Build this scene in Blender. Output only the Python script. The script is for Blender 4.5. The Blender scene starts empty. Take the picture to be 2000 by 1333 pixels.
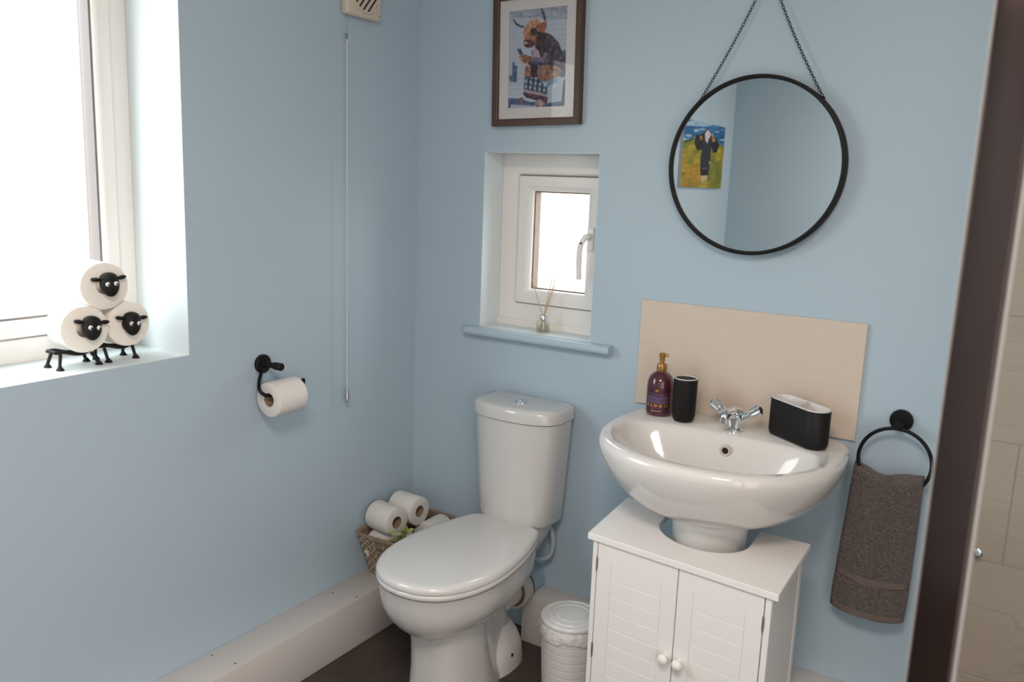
import bpy, math, random
import numpy as np
from mathutils import Vector, Matrix
random.seed(7)
PI = math.pi
sc = bpy.context.scene
C = sc.collection

# ------------------------------------------------------------------ camera
CAM = Vector((1.7695, -2.2167, 1.4204))
yaw, pit, rol = math.radians(-31.985), math.radians(-10.428), math.radians(2.160)
F = 1660.5
fw = Vector((math.sin(yaw)*math.cos(pit), math.cos(yaw)*math.cos(pit), math.sin(pit)))
r0 = Vector((math.cos(yaw), -math.sin(yaw), 0))
u0 = r0.cross(fw)
rt = math.cos(rol)*r0 + math.sin(rol)*u0
up = -math.sin(rol)*r0 + math.cos(rol)*u0
cd = bpy.data.cameras.new('camera')
cam = bpy.data.objects.new('camera', cd)
C.objects.link(cam)
cam.matrix_world = Matrix(((rt.x, up.x, -fw.x, CAM.x), (rt.y, up.y, -fw.y, CAM.y), (rt.z, up.z, -fw.z, CAM.z), (0, 0, 0, 1)))
cd.sensor_width = 36
cd.lens = F/2000*36
cd.clip_start = 0.02
cd.dof.use_dof = True
cd.dof.focus_distance = 2.65
cd.dof.aperture_fstop = 3.5
sc.camera = cam

# ------------------------------------------------------------------ world, lights, exposure
SKY = 6.0
XD = 2.54
w = bpy.data.worlds.new('sky')
sc.world = w
w.use_nodes = True
nt = w.node_tree
nt.nodes.clear()
wo = nt.nodes.new('ShaderNodeOutputWorld')
bg = nt.nodes.new('ShaderNodeBackground')
bg.inputs['Strength'].default_value = SKY
tc = nt.nodes.new('ShaderNodeTexCoord')
sx = nt.nodes.new('ShaderNodeSeparateXYZ')
cr = nt.nodes.new('ShaderNodeValToRGB')
mr = nt.nodes.new('ShaderNodeMapRange')
mr.inputs['From Min'].default_value = -1
mr.inputs['From Max'].default_value = 1
nt.links.new(tc.outputs['Generated'], sx.inputs[0])
nt.links.new(sx.outputs['Z'], mr.inputs['Value'])
nt.links.new(mr.outputs[0], cr.inputs[0])
e = cr.color_ramp.elements
e[0].position = 0.30
e[0].color = (0.20, 0.19, 0.17, 1)
e[1].position = 0.62
e[1].color = (0.90, 0.97, 1.0, 1)
m = e.new(0.485)
m.color = (0.55, 0.50, 0.42, 1)
nt.links.new(cr.outputs[0], bg.inputs[0])
nt.links.new(bg.outputs[0], wo.inputs[0])
sc.view_settings.view_transform = 'Standard'
sc.view_settings.look = 'None'
sc.view_settings.gamma = 1
sc.view_settings.use_curve_mapping = False
sc.view_settings.exposure = 0.55


def area(name, loc, rot, sx_, sy_, power, col, portal=False):
    l = bpy.data.lights.new(name, 'AREA')
    l.shape = 'RECTANGLE'
    l.size = sx_
    l.size_y = sy_
    l.energy = power
    l.color = col
    if portal:
        l.cycles.is_portal = True
    o = bpy.data.objects.new(name, l)
    o.location = loc
    o.rotation_euler = rot
    C.objects.link(o)
    return o


area('window_portal', (-0.27, -1.445, 1.52), (0, -PI/2, 0), 1.1, 1.12, 1, (1, 1, 1), True)
area('window_portal', (0.463, 0.19, 1.24), (-PI/2, 0, 0), 0.42, 0.56, 1, (1, 1, 1), True)
area('ceiling_lamp_light', (1.60, -2.20, 2.33), (0, 0, 0), 0.55, 0.55, 24, (1.0, 0.84, 0.73))
area('warm_side_fill', (XD, -2.35, 1.05), (0, PI/2, 0), 1.95, 1.7, 17, (1.0, 0.82, 0.69))  # unseen warm fill added at the right wall; no doorway is built there

# ------------------------------------------------------------------ materials


def mat(name, col, rough=0.5, metal=0.0, spec=0.5, trans=0.0, ior=1.45, coat=0.0, noise=None, bump=None, emit=None, sheen=0.0, alpha=1.0):
    m = bpy.data.materials.new(name)
    m.use_nodes = True
    n = m.node_tree
    b = n.nodes['Principled BSDF']
    b.inputs['Base Color'].default_value = (*col, 1)
    b.inputs['Roughness'].default_value = rough
    b.inputs['Metallic'].default_value = metal
    b.inputs['Specular IOR Level'].default_value = spec
    b.inputs['Transmission Weight'].default_value = trans
    b.inputs['IOR'].default_value = ior
    b.inputs['Coat Weight'].default_value = coat
    b.inputs['Coat Roughness'].default_value = 0.05
    b.inputs['Sheen Weight'].default_value = sheen
    tcn = n.nodes.new('ShaderNodeTexCoord')
    if noise:   # (scale, amount, stretch)
        sc_, amt, st = noise
        mp = n.nodes.new('ShaderNodeMapping')
        mp.inputs['Scale'].default_value = st
        n.links.new(tcn.outputs['Object'], mp.inputs[0])
        t = n.nodes.new('ShaderNodeTexNoise')
        t.inputs['Scale'].default_value = sc_
        t.inputs['Detail'].default_value = 5
        n.links.new(mp.outputs[0], t.inputs['Vector'])
        mx = n.nodes.new('ShaderNodeMix')
        mx.data_type = 'RGBA'
        mx.inputs[6].default_value = (*[c*(1-amt) for c in col], 1)
        mx.inputs[7].default_value = (*[min(1, c*(1+amt)) for c in col], 1)
        n.links.new(t.outputs['Fac'], mx.inputs[0])
        n.links.new(mx.outputs[2], b.inputs['Base Color'])
    if bump:    # (scale, strength, distance)
        t2 = n.nodes.new('ShaderNodeTexNoise')
        t2.inputs['Scale'].default_value = bump[0]
        t2.inputs['Detail'].default_value = 3
        n.links.new(tcn.outputs['Object'], t2.inputs['Vector'])
        bp = n.nodes.new('ShaderNodeBump')
        bp.inputs['Strength'].default_value = bump[1]
        bp.inputs['Distance'].default_value = bump[2]
        n.links.new(t2.outputs['Fac'], bp.inputs['Height'])
        n.links.new(bp.outputs[0], b.inputs['Normal'])
    return m


def vmat(name, rough=0.6, coat=0.0):
    m = bpy.data.materials.new(name)
    m.use_nodes = True
    n = m.node_tree
    b = n.nodes['Principled BSDF']
    b.inputs['Roughness'].default_value = rough
    b.inputs['Coat Weight'].default_value = coat
    a = n.nodes.new('ShaderNodeVertexColor')
    a.layer_name = 'Col'
    n.links.new(a.outputs[0], b.inputs['Base Color'])
    return m


def clear_glass(name, tint=(0.95, 0.98, 0.97), gl=0.06):
    m = bpy.data.materials.new(name)
    m.use_nodes = True
    n = m.node_tree
    n.nodes.clear()
    o = n.nodes.new('ShaderNodeOutputMaterial')
    t = n.nodes.new('ShaderNodeBsdfTransparent')
    t.inputs[0].default_value = (*tint, 1)
    g = n.nodes.new('ShaderNodeBsdfGlossy')
    g.inputs['Roughness'].default_value = 0.02
    x = n.nodes.new('ShaderNodeMixShader')
    x.inputs[0].default_value = gl
    n.links.new(t.outputs[0], x.inputs[1])
    n.links.new(g.outputs[0], x.inputs[2])
    n.links.new(x.outputs[0], o.inputs[0])
    return m


def veined(name, base, vein, scale, stretch, amt, rough=0.3, grain=True):
    """stone-look tile: fine horizontal grain and thin veins"""
    m = bpy.data.materials.new(name)
    m.use_nodes = True
    n = m.node_tree
    b = n.nodes['Principled BSDF']
    b.inputs['Roughness'].default_value = rough
    tcn = n.nodes.new('ShaderNodeTexCoord')
    mp = n.nodes.new('ShaderNodeMapping')
    mp.inputs['Scale'].default_value = stretch
    n.links.new(tcn.outputs['Object'], mp.inputs[0])
    t = n.nodes.new('ShaderNodeTexNoise')
    t.inputs['Scale'].default_value = scale
    t.inputs['Detail'].default_value = 6
    t.inputs['Distortion'].default_value = 0.6
    n.links.new(mp.outputs[0], t.inputs[0])
    r = n.nodes.new('ShaderNodeValToRGB')
    el = r.color_ramp.elements
    if grain:
        el[0].position = 0.3
        el[0].color = (*vein, 1)
        el[1].position = 0.6
        el[1].color = (*base, 1)
    else:
        el[0].position = 0.0
        el[0].color = (*base, 1)
        el[1].position = 1.0
        el[1].color = (*[c*1.03 for c in base], 1)
        for p, c in ((0.483, base), (0.496, vein), (0.509, base)):
            k = el.new(p)
            k.color = (*c, 1)
    n.links.new(t.outputs['Fac'], r.inputs[0])
    mx = n.nodes.new('ShaderNodeMix')
    mx.data_type = 'RGBA'
    mx.inputs[0].default_value = amt
    mx.inputs[6].default_value = (*base, 1)
    n.links.new(r.outputs[0], mx.inputs[7])
    n.links.new(mx.outputs[2], b.inputs['Base Color'])
    return m


WALLC = (0.415, 0.525, 0.610)
M = {}
M['wall'] = mat('blue_wall_paint', WALLC, 0.42, spec=0.4, noise=(3.0, 0.03, (1, 1, 1)), bump=(90, 0.12, 0.002))
M['ceil'] = mat('ceiling_paint', (0.8, 0.8, 0.78), 0.8)
M['upvc'] = mat('white_plastic_window', (0.80, 0.78, 0.76), 0.3, noise=(9, 0.03, (1, 1, 1)))
M['gasket'] = mat('grey_gasket', (0.20, 0.18, 0.18), 0.6)
M['reveal'] = mat('pale_reveal_lining', (0.70, 0.77, 0.79), 0.45, noise=(4, 0.02, (1, 1, 1)))  # paler than the walls; covers reveals, big sill and board top
M['spacer'] = mat('brown_spacer', (0.22, 0.14, 0.11), 0.5, noise=(40, 0.3, (1, 1, 1)))
M['pane'] = clear_glass('window_glass', (0.97, 0.98, 0.98), 0.04)
M['box'] = mat('painted_boxing', (0.63, 0.60, 0.585), 0.45, noise=(5, 0.04, (1, 1, 1)), bump=(40, 0.1, 0.002))
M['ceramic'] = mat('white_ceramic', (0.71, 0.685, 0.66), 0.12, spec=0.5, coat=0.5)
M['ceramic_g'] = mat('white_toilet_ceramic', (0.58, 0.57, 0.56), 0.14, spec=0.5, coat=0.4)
M['seatp'] = mat('white_seat_plastic', (0.64, 0.63, 0.62), 0.16, coat=0.3)
M['cab'] = mat('white_cabinet_lacquer', (0.80, 0.77, 0.75), 0.38)
M['knob'] = mat('white_knob_gloss', (0.82, 0.79, 0.77), 0.2)
M['black'] = mat('matt_black_metal', (0.008, 0.0075, 0.008), 0.42, spec=0.25)
M['blackp'] = mat('matt_black_coating', (0.010, 0.009, 0.009), 0.55, spec=0.25)
M['chrome'] = mat('chrome', (0.78, 0.79, 0.81), 0.08, metal=1)
M['steel'] = mat('dull_steel', (0.45, 0.43, 0.41), 0.35, metal=1)
M['steelb'] = mat('bright_steel', (0.50, 0.50, 0.50), 0.28, metal=0.9)
M['mirror'] = mat('mirror_silver', (0.72, 0.76, 0.77), 0.0, metal=1)
M['paper'] = mat('white_tissue_paper', (0.74, 0.71, 0.68), 0.9, noise=(60, 0.03, (1, 1, 1)), bump=(220, 0.5, 0.001))
M['wool'] = mat('cream_roll_paper', (0.82, 0.78, 0.72), 0.9, noise=(60, 0.03, (1, 1, 1)), bump=(220, 0.4, 0.001))
M['card'] = mat('brown_cardboard', (0.30, 0.215, 0.15), 0.9)
M['plug'] = mat('near_black', (0.01, 0.01, 0.01), 0.7)
M['eye'] = mat('eye_white', (0.75, 0.74, 0.74), 0.2)
M['oak'] = mat('dark_walnut', (0.075, 0.038, 0.026), 0.45, noise=(14, 0.45, (6, 6, 0.6)))
M['matb'] = mat('white_mat_board', (0.58, 0.56, 0.56), 0.85)
M['print'] = vmat('printed_picture', 0.7)
M['label'] = vmat('printed_bottle_label', 0.3)
M['pglass'] = clear_glass('picture_glass', (0.98, 0.98, 0.98), 0.012)
M['sglass'] = clear_glass('shower_glass', (0.975, 0.98, 0.975), 0.015)
M['splash'] = veined('beige_stone_tile', (0.64, 0.54, 0.45), (0.54, 0.46, 0.385), 14, (1.0, 1.0, 14), 0.35, 0.2)
M['marbleg'] = veined('beige_grained_tile', (0.44, 0.365, 0.295), (0.35, 0.29, 0.24), 10, (1.0, 1.0, 16), 0.4, 0.3)
M['marblev'] = veined('beige_veined_tile', (0.44, 0.37, 0.305), (0.27, 0.22, 0.18), 3.0, (1.0, 1.0, 2.2), 0.35, 0.3, False)
M['grout'] = mat('grout', (0.37, 0.33, 0.29), 0.8)
M['tile'] = mat('dark_brown_slate_tile', (0.062, 0.047, 0.040), 0.5, noise=(7, 0.7, (1, 1, 1)), bump=(25, 0.3, 0.004))
M['fgrout'] = mat('dark_grout', (0.10, 0.085, 0.075), 0.8)
M['cream'] = mat('aged_cream_plastic', (0.60, 0.52, 0.44), 0.45)
M['hole'] = mat('dark_void', (0.03, 0.012, 0.01), 0.8)
M['cord'] = mat('white_cord', (0.62, 0.62, 0.60), 0.7)
M['cordg'] = mat('grey_cord', (0.33, 0.36, 0.36), 0.7)
M['towel'] = mat('brown_terry', (0.135, 0.110, 0.102), 0.95, sheen=0.15, noise=(170, 0.8, (1, 1, 1)), bump=(300, 1.0, 0.005))
M['band'] = mat('flat_towel_band', (0.150, 0.120, 0.105), 0.8, noise=(300, 0.15, (0.1, 1, 6)), bump=(300, 0.2, 0.001))
M['post'] = mat('dark_bronze_metal', (0.066, 0.047, 0.043), 0.16, metal=0.85)
M['seal'] = mat('pale_seal_strip', (0.30, 0.29, 0.285), 0.25)
M['soap'] = mat('purple_soap_bottle', (0.10, 0.022, 0.032), 0.10, spec=0.5, trans=0.25, coat=0.6)
M['gold'] = mat('brown_gold_pump', (0.36, 0.19, 0.055), 0.30, metal=0.45)
M['neck'] = mat('purple_bottle_shoulder', (0.30, 0.20, 0.20), 0.12, trans=0.3)
M['liner'] = mat('white_plastic_insert', (0.72, 0.69, 0.68), 0.35)
M['bin'] = mat('white_bin_plastic', (0.60, 0.57, 0.57), 0.35)
M['binlid'] = mat('pale_bin_lid_plastic', (0.62, 0.63, 0.63), 0.3)
M['bag'] = mat('thin_white_bag', (0.66, 0.62, 0.61), 0.35, bump=(70, 0.8, 0.006))
M['straw'] = mat('seagrass_weave', (0.26, 0.19, 0.13), 0.85, noise=(60, 0.5, (1, 1, 1)))
M['strawl'] = mat('pale_raffia', (0.46, 0.385, 0.29), 0.85, noise=(60, 0.3, (1, 1, 1)))
M['leaf'] = mat('yellow_green_leaf', (0.36, 0.41, 0.14), 0.6, noise=(50, 0.4, (1, 1, 1)))
M['leafp'] = mat('pale_petal', (0.58, 0.55, 0.36), 0.7)
M['reed'] = mat('rattan_reed', (0.55, 0.38, 0.23), 0.7)
M['oil'] = clear_glass('pale_yellow_oil', (0.96, 0.95, 0.80), 0.02)
M['bglass'] = clear_glass('bottle_glass', (0.985, 0.99, 0.985), 0.07)
M['pipeb'] = mat('blue_painted_pipe', (0.33, 0.44, 0.53), 0.4)
M['pipew'] = mat('grey_plastic_pipe', (0.40, 0.47, 0.52), 0.35)
M['collar'] = mat('white_rubber_collar', (0.62, 0.59, 0.55), 0.4)
M['rust'] = mat('brown_stained_seal', (0.20, 0.12, 0.075), 0.7)
M['nail'] = mat('nail_grey', (0.3, 0.3, 0.3), 0.4, metal=1)

# ------------------------------------------------------------------ mesh helpers


class MB:
    def __init__(s):
        s.v = []
        s.f = []

    def add(s, v, f):
        n = len(s.v)
        s.v += [tuple(p) for p in v]
        s.f += [tuple(i+n for i in q) for q in f]
        return s

    def box(s, lo, hi):
        x0, y0, z0 = lo
        x1, y1, z1 = hi
        return s.add([(x0, y0, z0), (x1, y0, z0), (x1, y1, z0), (x0, y1, z0), (x0, y0, z1), (x1, y0, z1), (x1, y1, z1), (x0, y1, z1)],
                     [(0, 3, 2, 1), (4, 5, 6, 7), (0, 1, 5, 4), (1, 2, 6, 5), (2, 3, 7, 6), (3, 0, 4, 7)])

    def loft(s, rings, cap0=True, cap1=True, close=True):
        n = len(rings[0])
        v = [p for r in rings for p in r]
        f = []
        for i in range(len(rings)-1):
            for j in range(n if close else n-1):
                k = (j+1) % n
                f.append((i*n+j, i*n+k, (i+1)*n+k, (i+1)*n+j))
        if cap0:
            f.append(tuple(reversed(range(n))))
        if cap1:
            f.append(tuple(range((len(rings)-1)*n, len(rings)*n)))
        return s.add(v, f)

    def tube(s, pts, r, n=10, closed=False, cap=True):
        pts = [Vector(p) for p in pts]
        rs = r if isinstance(r, (list, tuple)) else [r]*len(pts)
        rings = []
        N = len(pts)
        nrm = None
        for i, p in enumerate(pts):
            if closed:
                t = pts[(i+1) % N]-pts[i-1]
            else:
                t = pts[min(i+1, N-1)]-pts[max(i-1, 0)]
            t.normalize()
            if nrm is None:
                a = Vector((0, 0, 1)) if abs(t.z) < 0.9 else Vector((1, 0, 0))
                nrm = t.cross(a).normalized()
            nrm = (nrm - t*nrm.dot(t)).normalized()
            b = t.cross(nrm)
            rings.append([p+(nrm*math.cos(q)+b*math.sin(q))*rs[i] for q in [2*PI*j/n for j in range(n)]])
        if closed:
            rings.append(rings[0])
            return s.loft(rings, False, False)
        return s.loft(rings, cap, cap)

    def lathe(s, prof, c=(0, 0, 0), ax='z', n=40):
        """prof: list of (radius, height) along axis"""
        rings = []
        for r, h in prof:
            ring = []
            for j in range(n):
                a = 2*PI*j/n
                q = (r*math.cos(a), r*math.sin(a), h)
                if ax == 'x':
                    q = (q[2], q[0], q[1])
                elif ax == 'y':
                    q = (q[1], q[2], q[0])
                ring.append((c[0]+q[0], c[1]+q[1], c[2]+q[2]))
            rings.append(ring)
        cl_ = prof[0] == prof[-1]
        return s.loft(rings, prof[0][0] > 1e-5 and not cl_, prof[-1][0] > 1e-5 and not cl_)

    def ball(s, c, r, n=16, m=10):
        r = r if isinstance(r, (tuple, list)) else (r, r, r)
        rings = []
        for i in range(m+1):
            a = -PI/2+PI*i/m
            k = max(math.cos(a), 1e-4)
            rings.append([(c[0]+r[0]*k*math.cos(2*PI*j/n), c[1]+r[1]*k*math.sin(2*PI*j/n), c[2]+r[2]*math.sin(a)) for j in range(n)])
        return s.loft(rings)

    def map(s, fn):
        s.v = [tuple(fn(Vector(p))) for p in s.v]
        return s


class Thing:
    def __init__(s, name, label, cat, loc, group=None, rotz=0, kind=None):
        o = bpy.data.objects.new(name, None)
        o.empty_display_size = 0.05
        C.objects.link(o)
        o.location = loc
        o.rotation_euler = (0, 0, rotz)
        if label:
            o['label'] = label
        if cat:
            o['category'] = cat
        if group:
            o['group'] = group
        if kind:
            o['kind'] = kind
        s.o = o
        s.loc = Vector(loc)


def build(name, mb, m, parent=None, world=True, bevel=0, seg=2, smooth=True, angle=35, label=None, kind=None, sub=0, origin=None):
    """link mb as one mesh. world=True: mb is in world space; it is moved into the parent's space."""
    me = bpy.data.meshes.new(name)
    off = Vector((0, 0, 0))
    root = parent
    if isinstance(parent, Thing):
        off = parent.loc
        root = parent.o
    elif parent is not None:
        p = parent
        while p is not None:
            off = off+p.location
            p = p.parent
    vs = mb.v
    if origin is not None:
        off = Vector(origin)
    if world:
        vs = [(a[0]-off.x, a[1]-off.y, a[2]-off.z) for a in vs]
    me.from_pydata(vs, [], mb.f)
    me.update()
    if bevel:
        import bmesh
        bm = bmesh.new()
        bm.from_mesh(me)
        bmesh.ops.remove_doubles(bm, verts=bm.verts, dist=1e-6)
        ed = [e_ for e_ in bm.edges if len(e_.link_faces) == 2 and e_.calc_face_angle(0) > math.radians(30)]
        bmesh.ops.bevel(bm, geom=ed, offset=bevel, segments=seg, profile=0.5, affect='EDGES', clamp_overlap=True)
        bmesh.ops.recalc_face_normals(bm, faces=bm.faces)
        bm.to_mesh(me)
        bm.free()
    else:
        import bmesh
        bm = bmesh.new()
        bm.from_mesh(me)
        bmesh.ops.recalc_face_normals(bm, faces=bm.faces)
        bm.to_mesh(me)
        bm.free()
    if smooth:
        me.shade_smooth()
        me.set_sharp_from_angle(angle=math.radians(angle))
    me.materials.append(M[m] if isinstance(m, str) else m)
    o = bpy.data.objects.new(name, me)
    C.objects.link(o)
    if root is not None:
        o.parent = root
    if origin is not None and root is None:
        o.location = origin
    if label:
        o['label'] = label
    if kind:
        o['kind'] = kind
    if sub:
        md = o.modifiers.new('sub', 'SUBSURF')
        md.levels = sub
        md.render_levels = sub
    return o


def tagm(o, label, cat, group=None):
    o['label'] = label
    o['category'] = cat
    if group:
        o['group'] = group
    return o


def copy_tree(o, parent=None):
    c = o.copy()
    C.objects.link(c)
    if parent is not None:
        c.parent = parent
    for ch in list(o.children):
        copy_tree(ch, c)
    return c


def catmull(pts, k=8, closed=False):
    out = []
    n = len(pts)
    rng = range(n) if closed else range(n-1)
    for i in rng:
        g = lambda j: Vector(pts[j % n]) if closed else Vector(pts[max(0, min(n-1, j))])
        a, b, c, d = g(i-1), g(i), g(i+1), g(i+2)
        for j in range(k):
            t = j/k
            out.append(0.5*((2*b)+(c-a)*t+(2*a-5*b+4*c-d)*t*t+(3*b-a-3*c+d)*t*t*t))
    if not closed:
        out.append(Vector(pts[-1]))
    return out


# ------------------------------------------------------------------ the room
XR, YF, ZC = 2.55, -3.19, 2.36
WT = 0.26
BW = dict(y0=-2.02, y1=-0.89, z0=0.974, z1=2.08)      # big window opening in the left wall
SW = dict(x0=0.261, x1=0.656, z0=0.970, z1=1.517)      # small window opening in the back wall

mb = MB()
mb.box((-WT, YF-0.1, 0), (0, BW['y0'], ZC))
mb.box((-WT, BW['y1'], 0), (0, WT, ZC))
mb.box((-WT, BW['y0'], 0), (0, BW['y1'], BW['z0']))
mb.box((-WT, BW['y0'], BW['z1']), (0, BW['y1'], ZC))
build('wall_left', mb, 'wall', kind='structure', smooth=False)
mb = MB()
mb.box((0, 0, 0), (SW['x0'], WT, ZC))
mb.box((SW['x1'], 0, 0), (XR, WT, ZC))
mb.box((SW['x0'], 0, 0), (SW['x1'], WT, SW['z0']-0.026))
mb.box((SW['x0'], 0, SW['z1']), (SW['x1'], WT, ZC))
wall_back = build('wall_back', mb, 'wall', kind='structure', smooth=False)
build('wall_right', MB().box((XR, YF, 0), (XR+0.1, WT, ZC)), 'wall', kind='structure', smooth=False)
build('wall_front', MB().box((0, YF-0.1, 0), (XR+0.1, YF, ZC)), 'wall', kind='structure', smooth=False)
build('ceiling', MB().box((-WT, YF-0.1, ZC), (XR+0.1, WT, ZC+0.1)), 'ceil', kind='structure', smooth=False)
floor = build('floor', MB().box((-WT, YF-0.1, -0.12), (XR+0.1, WT, -0.003)), 'fgrout', kind='structure', smooth=False)

# floor tiles, each with its own edges
TX0, TY0, TS, TG = 0.262, -0.318, 0.33, 0.004
i0, i1 = int((0.12-TX0)/TS)-1, int((XR-TX0)/TS)+1
j0, j1 = int((YF-TY0)/TS)-1, 1
for i in range(i0, i1+1):
    for j in range(j0, j1+1):
        x0, x1 = max(TX0+i*TS, 0.0), min(TX0+(i+1)*TS, XR)
        y0, y1 = max(TY0+j*TS, YF), min(TY0+(j+1)*TS, 0.0)
        if x1-x0 < 0.03 or y1-y0 < 0.03 or x1 < 0.13:
            continue
        dz = random.uniform(-0.0004, 0.0004)
        build('tile', MB().box((x0+TG/2, y0+TG/2, -0.01), (x1-TG/2, y1-TG/2, 0.0+dz)), 'tile', floor, bevel=0.0012, seg=1, smooth=False)

# shower tiling on the back wall, right of the screen: bonded 600 x 293 tiles
TZ = 0.293
for row in range(-2, 6):
    z0, z1 = 0.585+row*TZ, 0.585+(row+1)*TZ
    z0c, z1c = max(z0, 0.0), min(z1, ZC)
    if z1c-z0c < 0.02:
        continue
    xs = 1.768-0.6 if row % 2 == 0 else 1.768-0.3
    while xs < XR:
        a, b = max(xs, 1.655), min(xs+0.6, XR)
        if b-a > 0.01:
            build('tile', MB().box((a+0.0012, -0.010, z0c+0.0012), (b-0.0012, 0.0, z1c-0.0012)), 'marblev' if row < 0 else 'marbleg', wall_back, bevel=0.001, seg=1, smooth=False)
        xs += 0.6
build('grout', MB().box((1.655, -0.008, 0), (XR, 0.0, ZC)), 'grout', wall_back, smooth=False)

# boxed-in pipes along the skirting
H, DL, DB = 0.155, 0.118, 0.078
tl = build('trim_1', MB().box((0, YF, 0), (DL, 0, H)), 'box', kind='structure', bevel=0.002, seg=2)
tb = build('trim_2', MB().box((0.508, -DB, 0), (1.655, 0, H+0.010)), 'box', kind='structure', bevel=0.002, seg=2)
for sx_, sy_ in ((0.020, -0.865), (0.100, -0.855), (0.028, -0.420), (0.105, -0.395)):
    build('screw_head', MB().lathe([(0.0035, 0), (0.0030, 0.0009), (0.0005, 0.0004)], (sx_, sy_, H), n=10), 'nail', tl)
build('screw_head', MB().lathe([(0.0035, 0), (0.0030, 0.0009), (0.0005, 0.0004)], (1.462, -0.02, H+0.010), n=10), 'nail', tb)


# ------------------------------------------------------------------ windows
def rect_frame(mb, ax, u0, u1, z0, z1, w_, d0, d1, chamf=0.0):
    """mitred rectangular profile. ax='y': frame lies in the xz plane; ax='x': in the yz plane."""
    def P(u, z, d):
        return (u, d, z) if ax == 'y' else (d, u, z)
    prof = [(0, d0), (0, d1), (w_, d1), (w_, d0)]
    if chamf:
        s_ = 1 if d0 < d1 else -1
        prof = [(0, d1), (0, d0), (w_-chamf, d0), (w_-chamf*0.3, d0+s_*chamf*0.5), (w_, d0+s_*chamf), (w_, d1)]
    rings = []
    for (cu, cz, su, sz) in ((u0, z0, 1, 1), (u1, z0, -1, 1), (u1, z1, -1, -1), (u0, z1, 1, -1)):
        rings.append([P(cu+su*a, cz+sz*a, d) for a, d in prof])
    rings.append(rings[0])
    mb.loft(rings, False, False)
    return mb


# big window: frame plane x = -0.2
w1 = Thing('window_1', None, None, (-0.2, BW['y1'], BW['z0']), kind='structure')
mbf = MB().box((-0.255, BW['y0'], BW['z0']), (-0.1995, BW['y1'], BW['z0']+0.014))
rect_frame(mbf, 'x', BW['y0'], BW['y1'], BW['z0']+0.011, BW['z1'], 0.048, -0.200, -0.255, 0.008)
build('window_frame', mbf, 'upvc', w1, bevel=0.0015, seg=1)
y0, y1, z0, z1 = BW['y0']+0.049, BW['y1']-0.049, BW['z0']+0.060, BW['z1']-0.049
build('gasket', rect_frame(MB(), 'x', y0-0.003, y1+0.003, z0-0.003, z1+0.003, 0.006, -0.200, -0.25), 'gasket', w1)
sash = build('window_sash', rect_frame(MB(), 'x', y0, y1, z0, z1, 0.040, -0.192, -0.250, 0.012), 'upvc', w1, bevel=0.002, seg=1)
build('glazing_gasket', rect_frame(MB(), 'x', y0+0.038, y1-0.038, z0+0.038, z1-0.038, 0.007, -0.205, -0.25), 'gasket', sash)
build('glass_pane', MB().box((-0.234, y0+0.05, z0+0.05), (-0.230, y1-0.05, z1-0.05)), 'pane', sash, smooth=False)

rv = MB()
T = 0.0012
rv.box((-0.1995, BW['y1']-T, BW['z0']), (-0.0003, BW['y1']-0.0001, BW['z1']))
rv.box((-0.1995, BW['y0']+0.0001, BW['z0']), (-0.0003, BW['y0']+T, BW['z1']))
rv.box((-0.1995, BW['y0']+T, BW['z1']-T), (-0.0003, BW['y1']-T, BW['z1']-0.0001))
build('reveal', rv, 'reveal', w1, smooth=False)
build('window_sill', MB().box((-0.1995, BW['y0']+T, BW['z0']-0.0005), (-0.0003, BW['y1']-T, BW['z0']+0.0008)), 'reveal', w1, smooth=False)

# small window
w2 = Thing('window_2', None, None, (0.461, 0.107, SW['z0']), kind='structure')
mbf = rect_frame(MB(), 'y', SW['x0'], SW['x1']+0.033, 0.987, SW['z1'], 0.066, 0.107, 0.165, 0.008)
mbf.box((SW['x0'], 0.100, SW['z0']-0.02), (SW['x1']+0.033, 0.165, 0.992))
build('window_frame', mbf, 'upvc', w2, bevel=0.0015, seg=1)
sx0, sx1, sz0, sz1 = 0.331, 0.619, 1.049, 1.449
build('gasket', rect_frame(MB(), 'y', sx0-0.003, sx1+0.003, sz0-0.003, sz1+0.003, 0.006, 0.104, 0.16), 'gasket', w2)
sash = build('window_sash', rect_frame(MB(), 'y', sx0, sx1, sz0, sz1, 0.046, 0.096, 0.160, 0.016), 'upvc', w2, bevel=0.002, seg=1)
build('glazing_spacer', rect_frame(MB(), 'y', sx0+0.043, sx1-0.043, sz0+0.043, sz1-0.043, 0.007, 0.118, 0.150), 'spacer', sash)
build('glass_pane', MB().box((sx0+0.04, 0.134, sz0+0.04), (sx1-0.04, 0.138, sz1-0.04)), 'pane', sash, smooth=False)
rv = MB()
rv.box((SW['x0']+0.0001, 0.0003, 0.9715), (SW['x0']+T, 0.1065, SW['z1']))
rv.box((SW['x1']-T, 0.0003, 0.9715), (SW['x1']-0.0001, 0.1065, SW['z1']))
rv.box((SW['x0']+T, 0.0003, SW['z1']-T), (SW['x1']-T, 0.1065, SW['z1']-0.0001))
build('reveal', rv, 'reveal', w2, smooth=False)
hx, hz = 0.594, 1.262
mbh = MB().box((hx-0.011, 0.086, hz-0.030), (hx+0.011, 0.097, hz+0.040))
hd = build('window_handle', mbh, 'knob', w2, bevel=0.004, seg=3)
pts = catmull([(hx, 0.094, hz+0.012), (hx-0.002, 0.066, hz+0.012), (hx-0.010, 0.052, hz-0.006), (hx-0.014, 0.050, hz-0.030), (hx-0.016, 0.054, hz-0.070), (hx-0.016, 0.058, hz-0.116)], 6)
build('lever', MB().tube(pts, [0.0105]*8+[0.0085]*(len(pts)-8), 10), 'knob', hd)
build('key_hole', MB().lathe([(0.0035, 0), (0.003, -0.001)], (hx-0.006, 0.0415, hz-0.006), 'y', 12), 'plug', hd)
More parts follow.
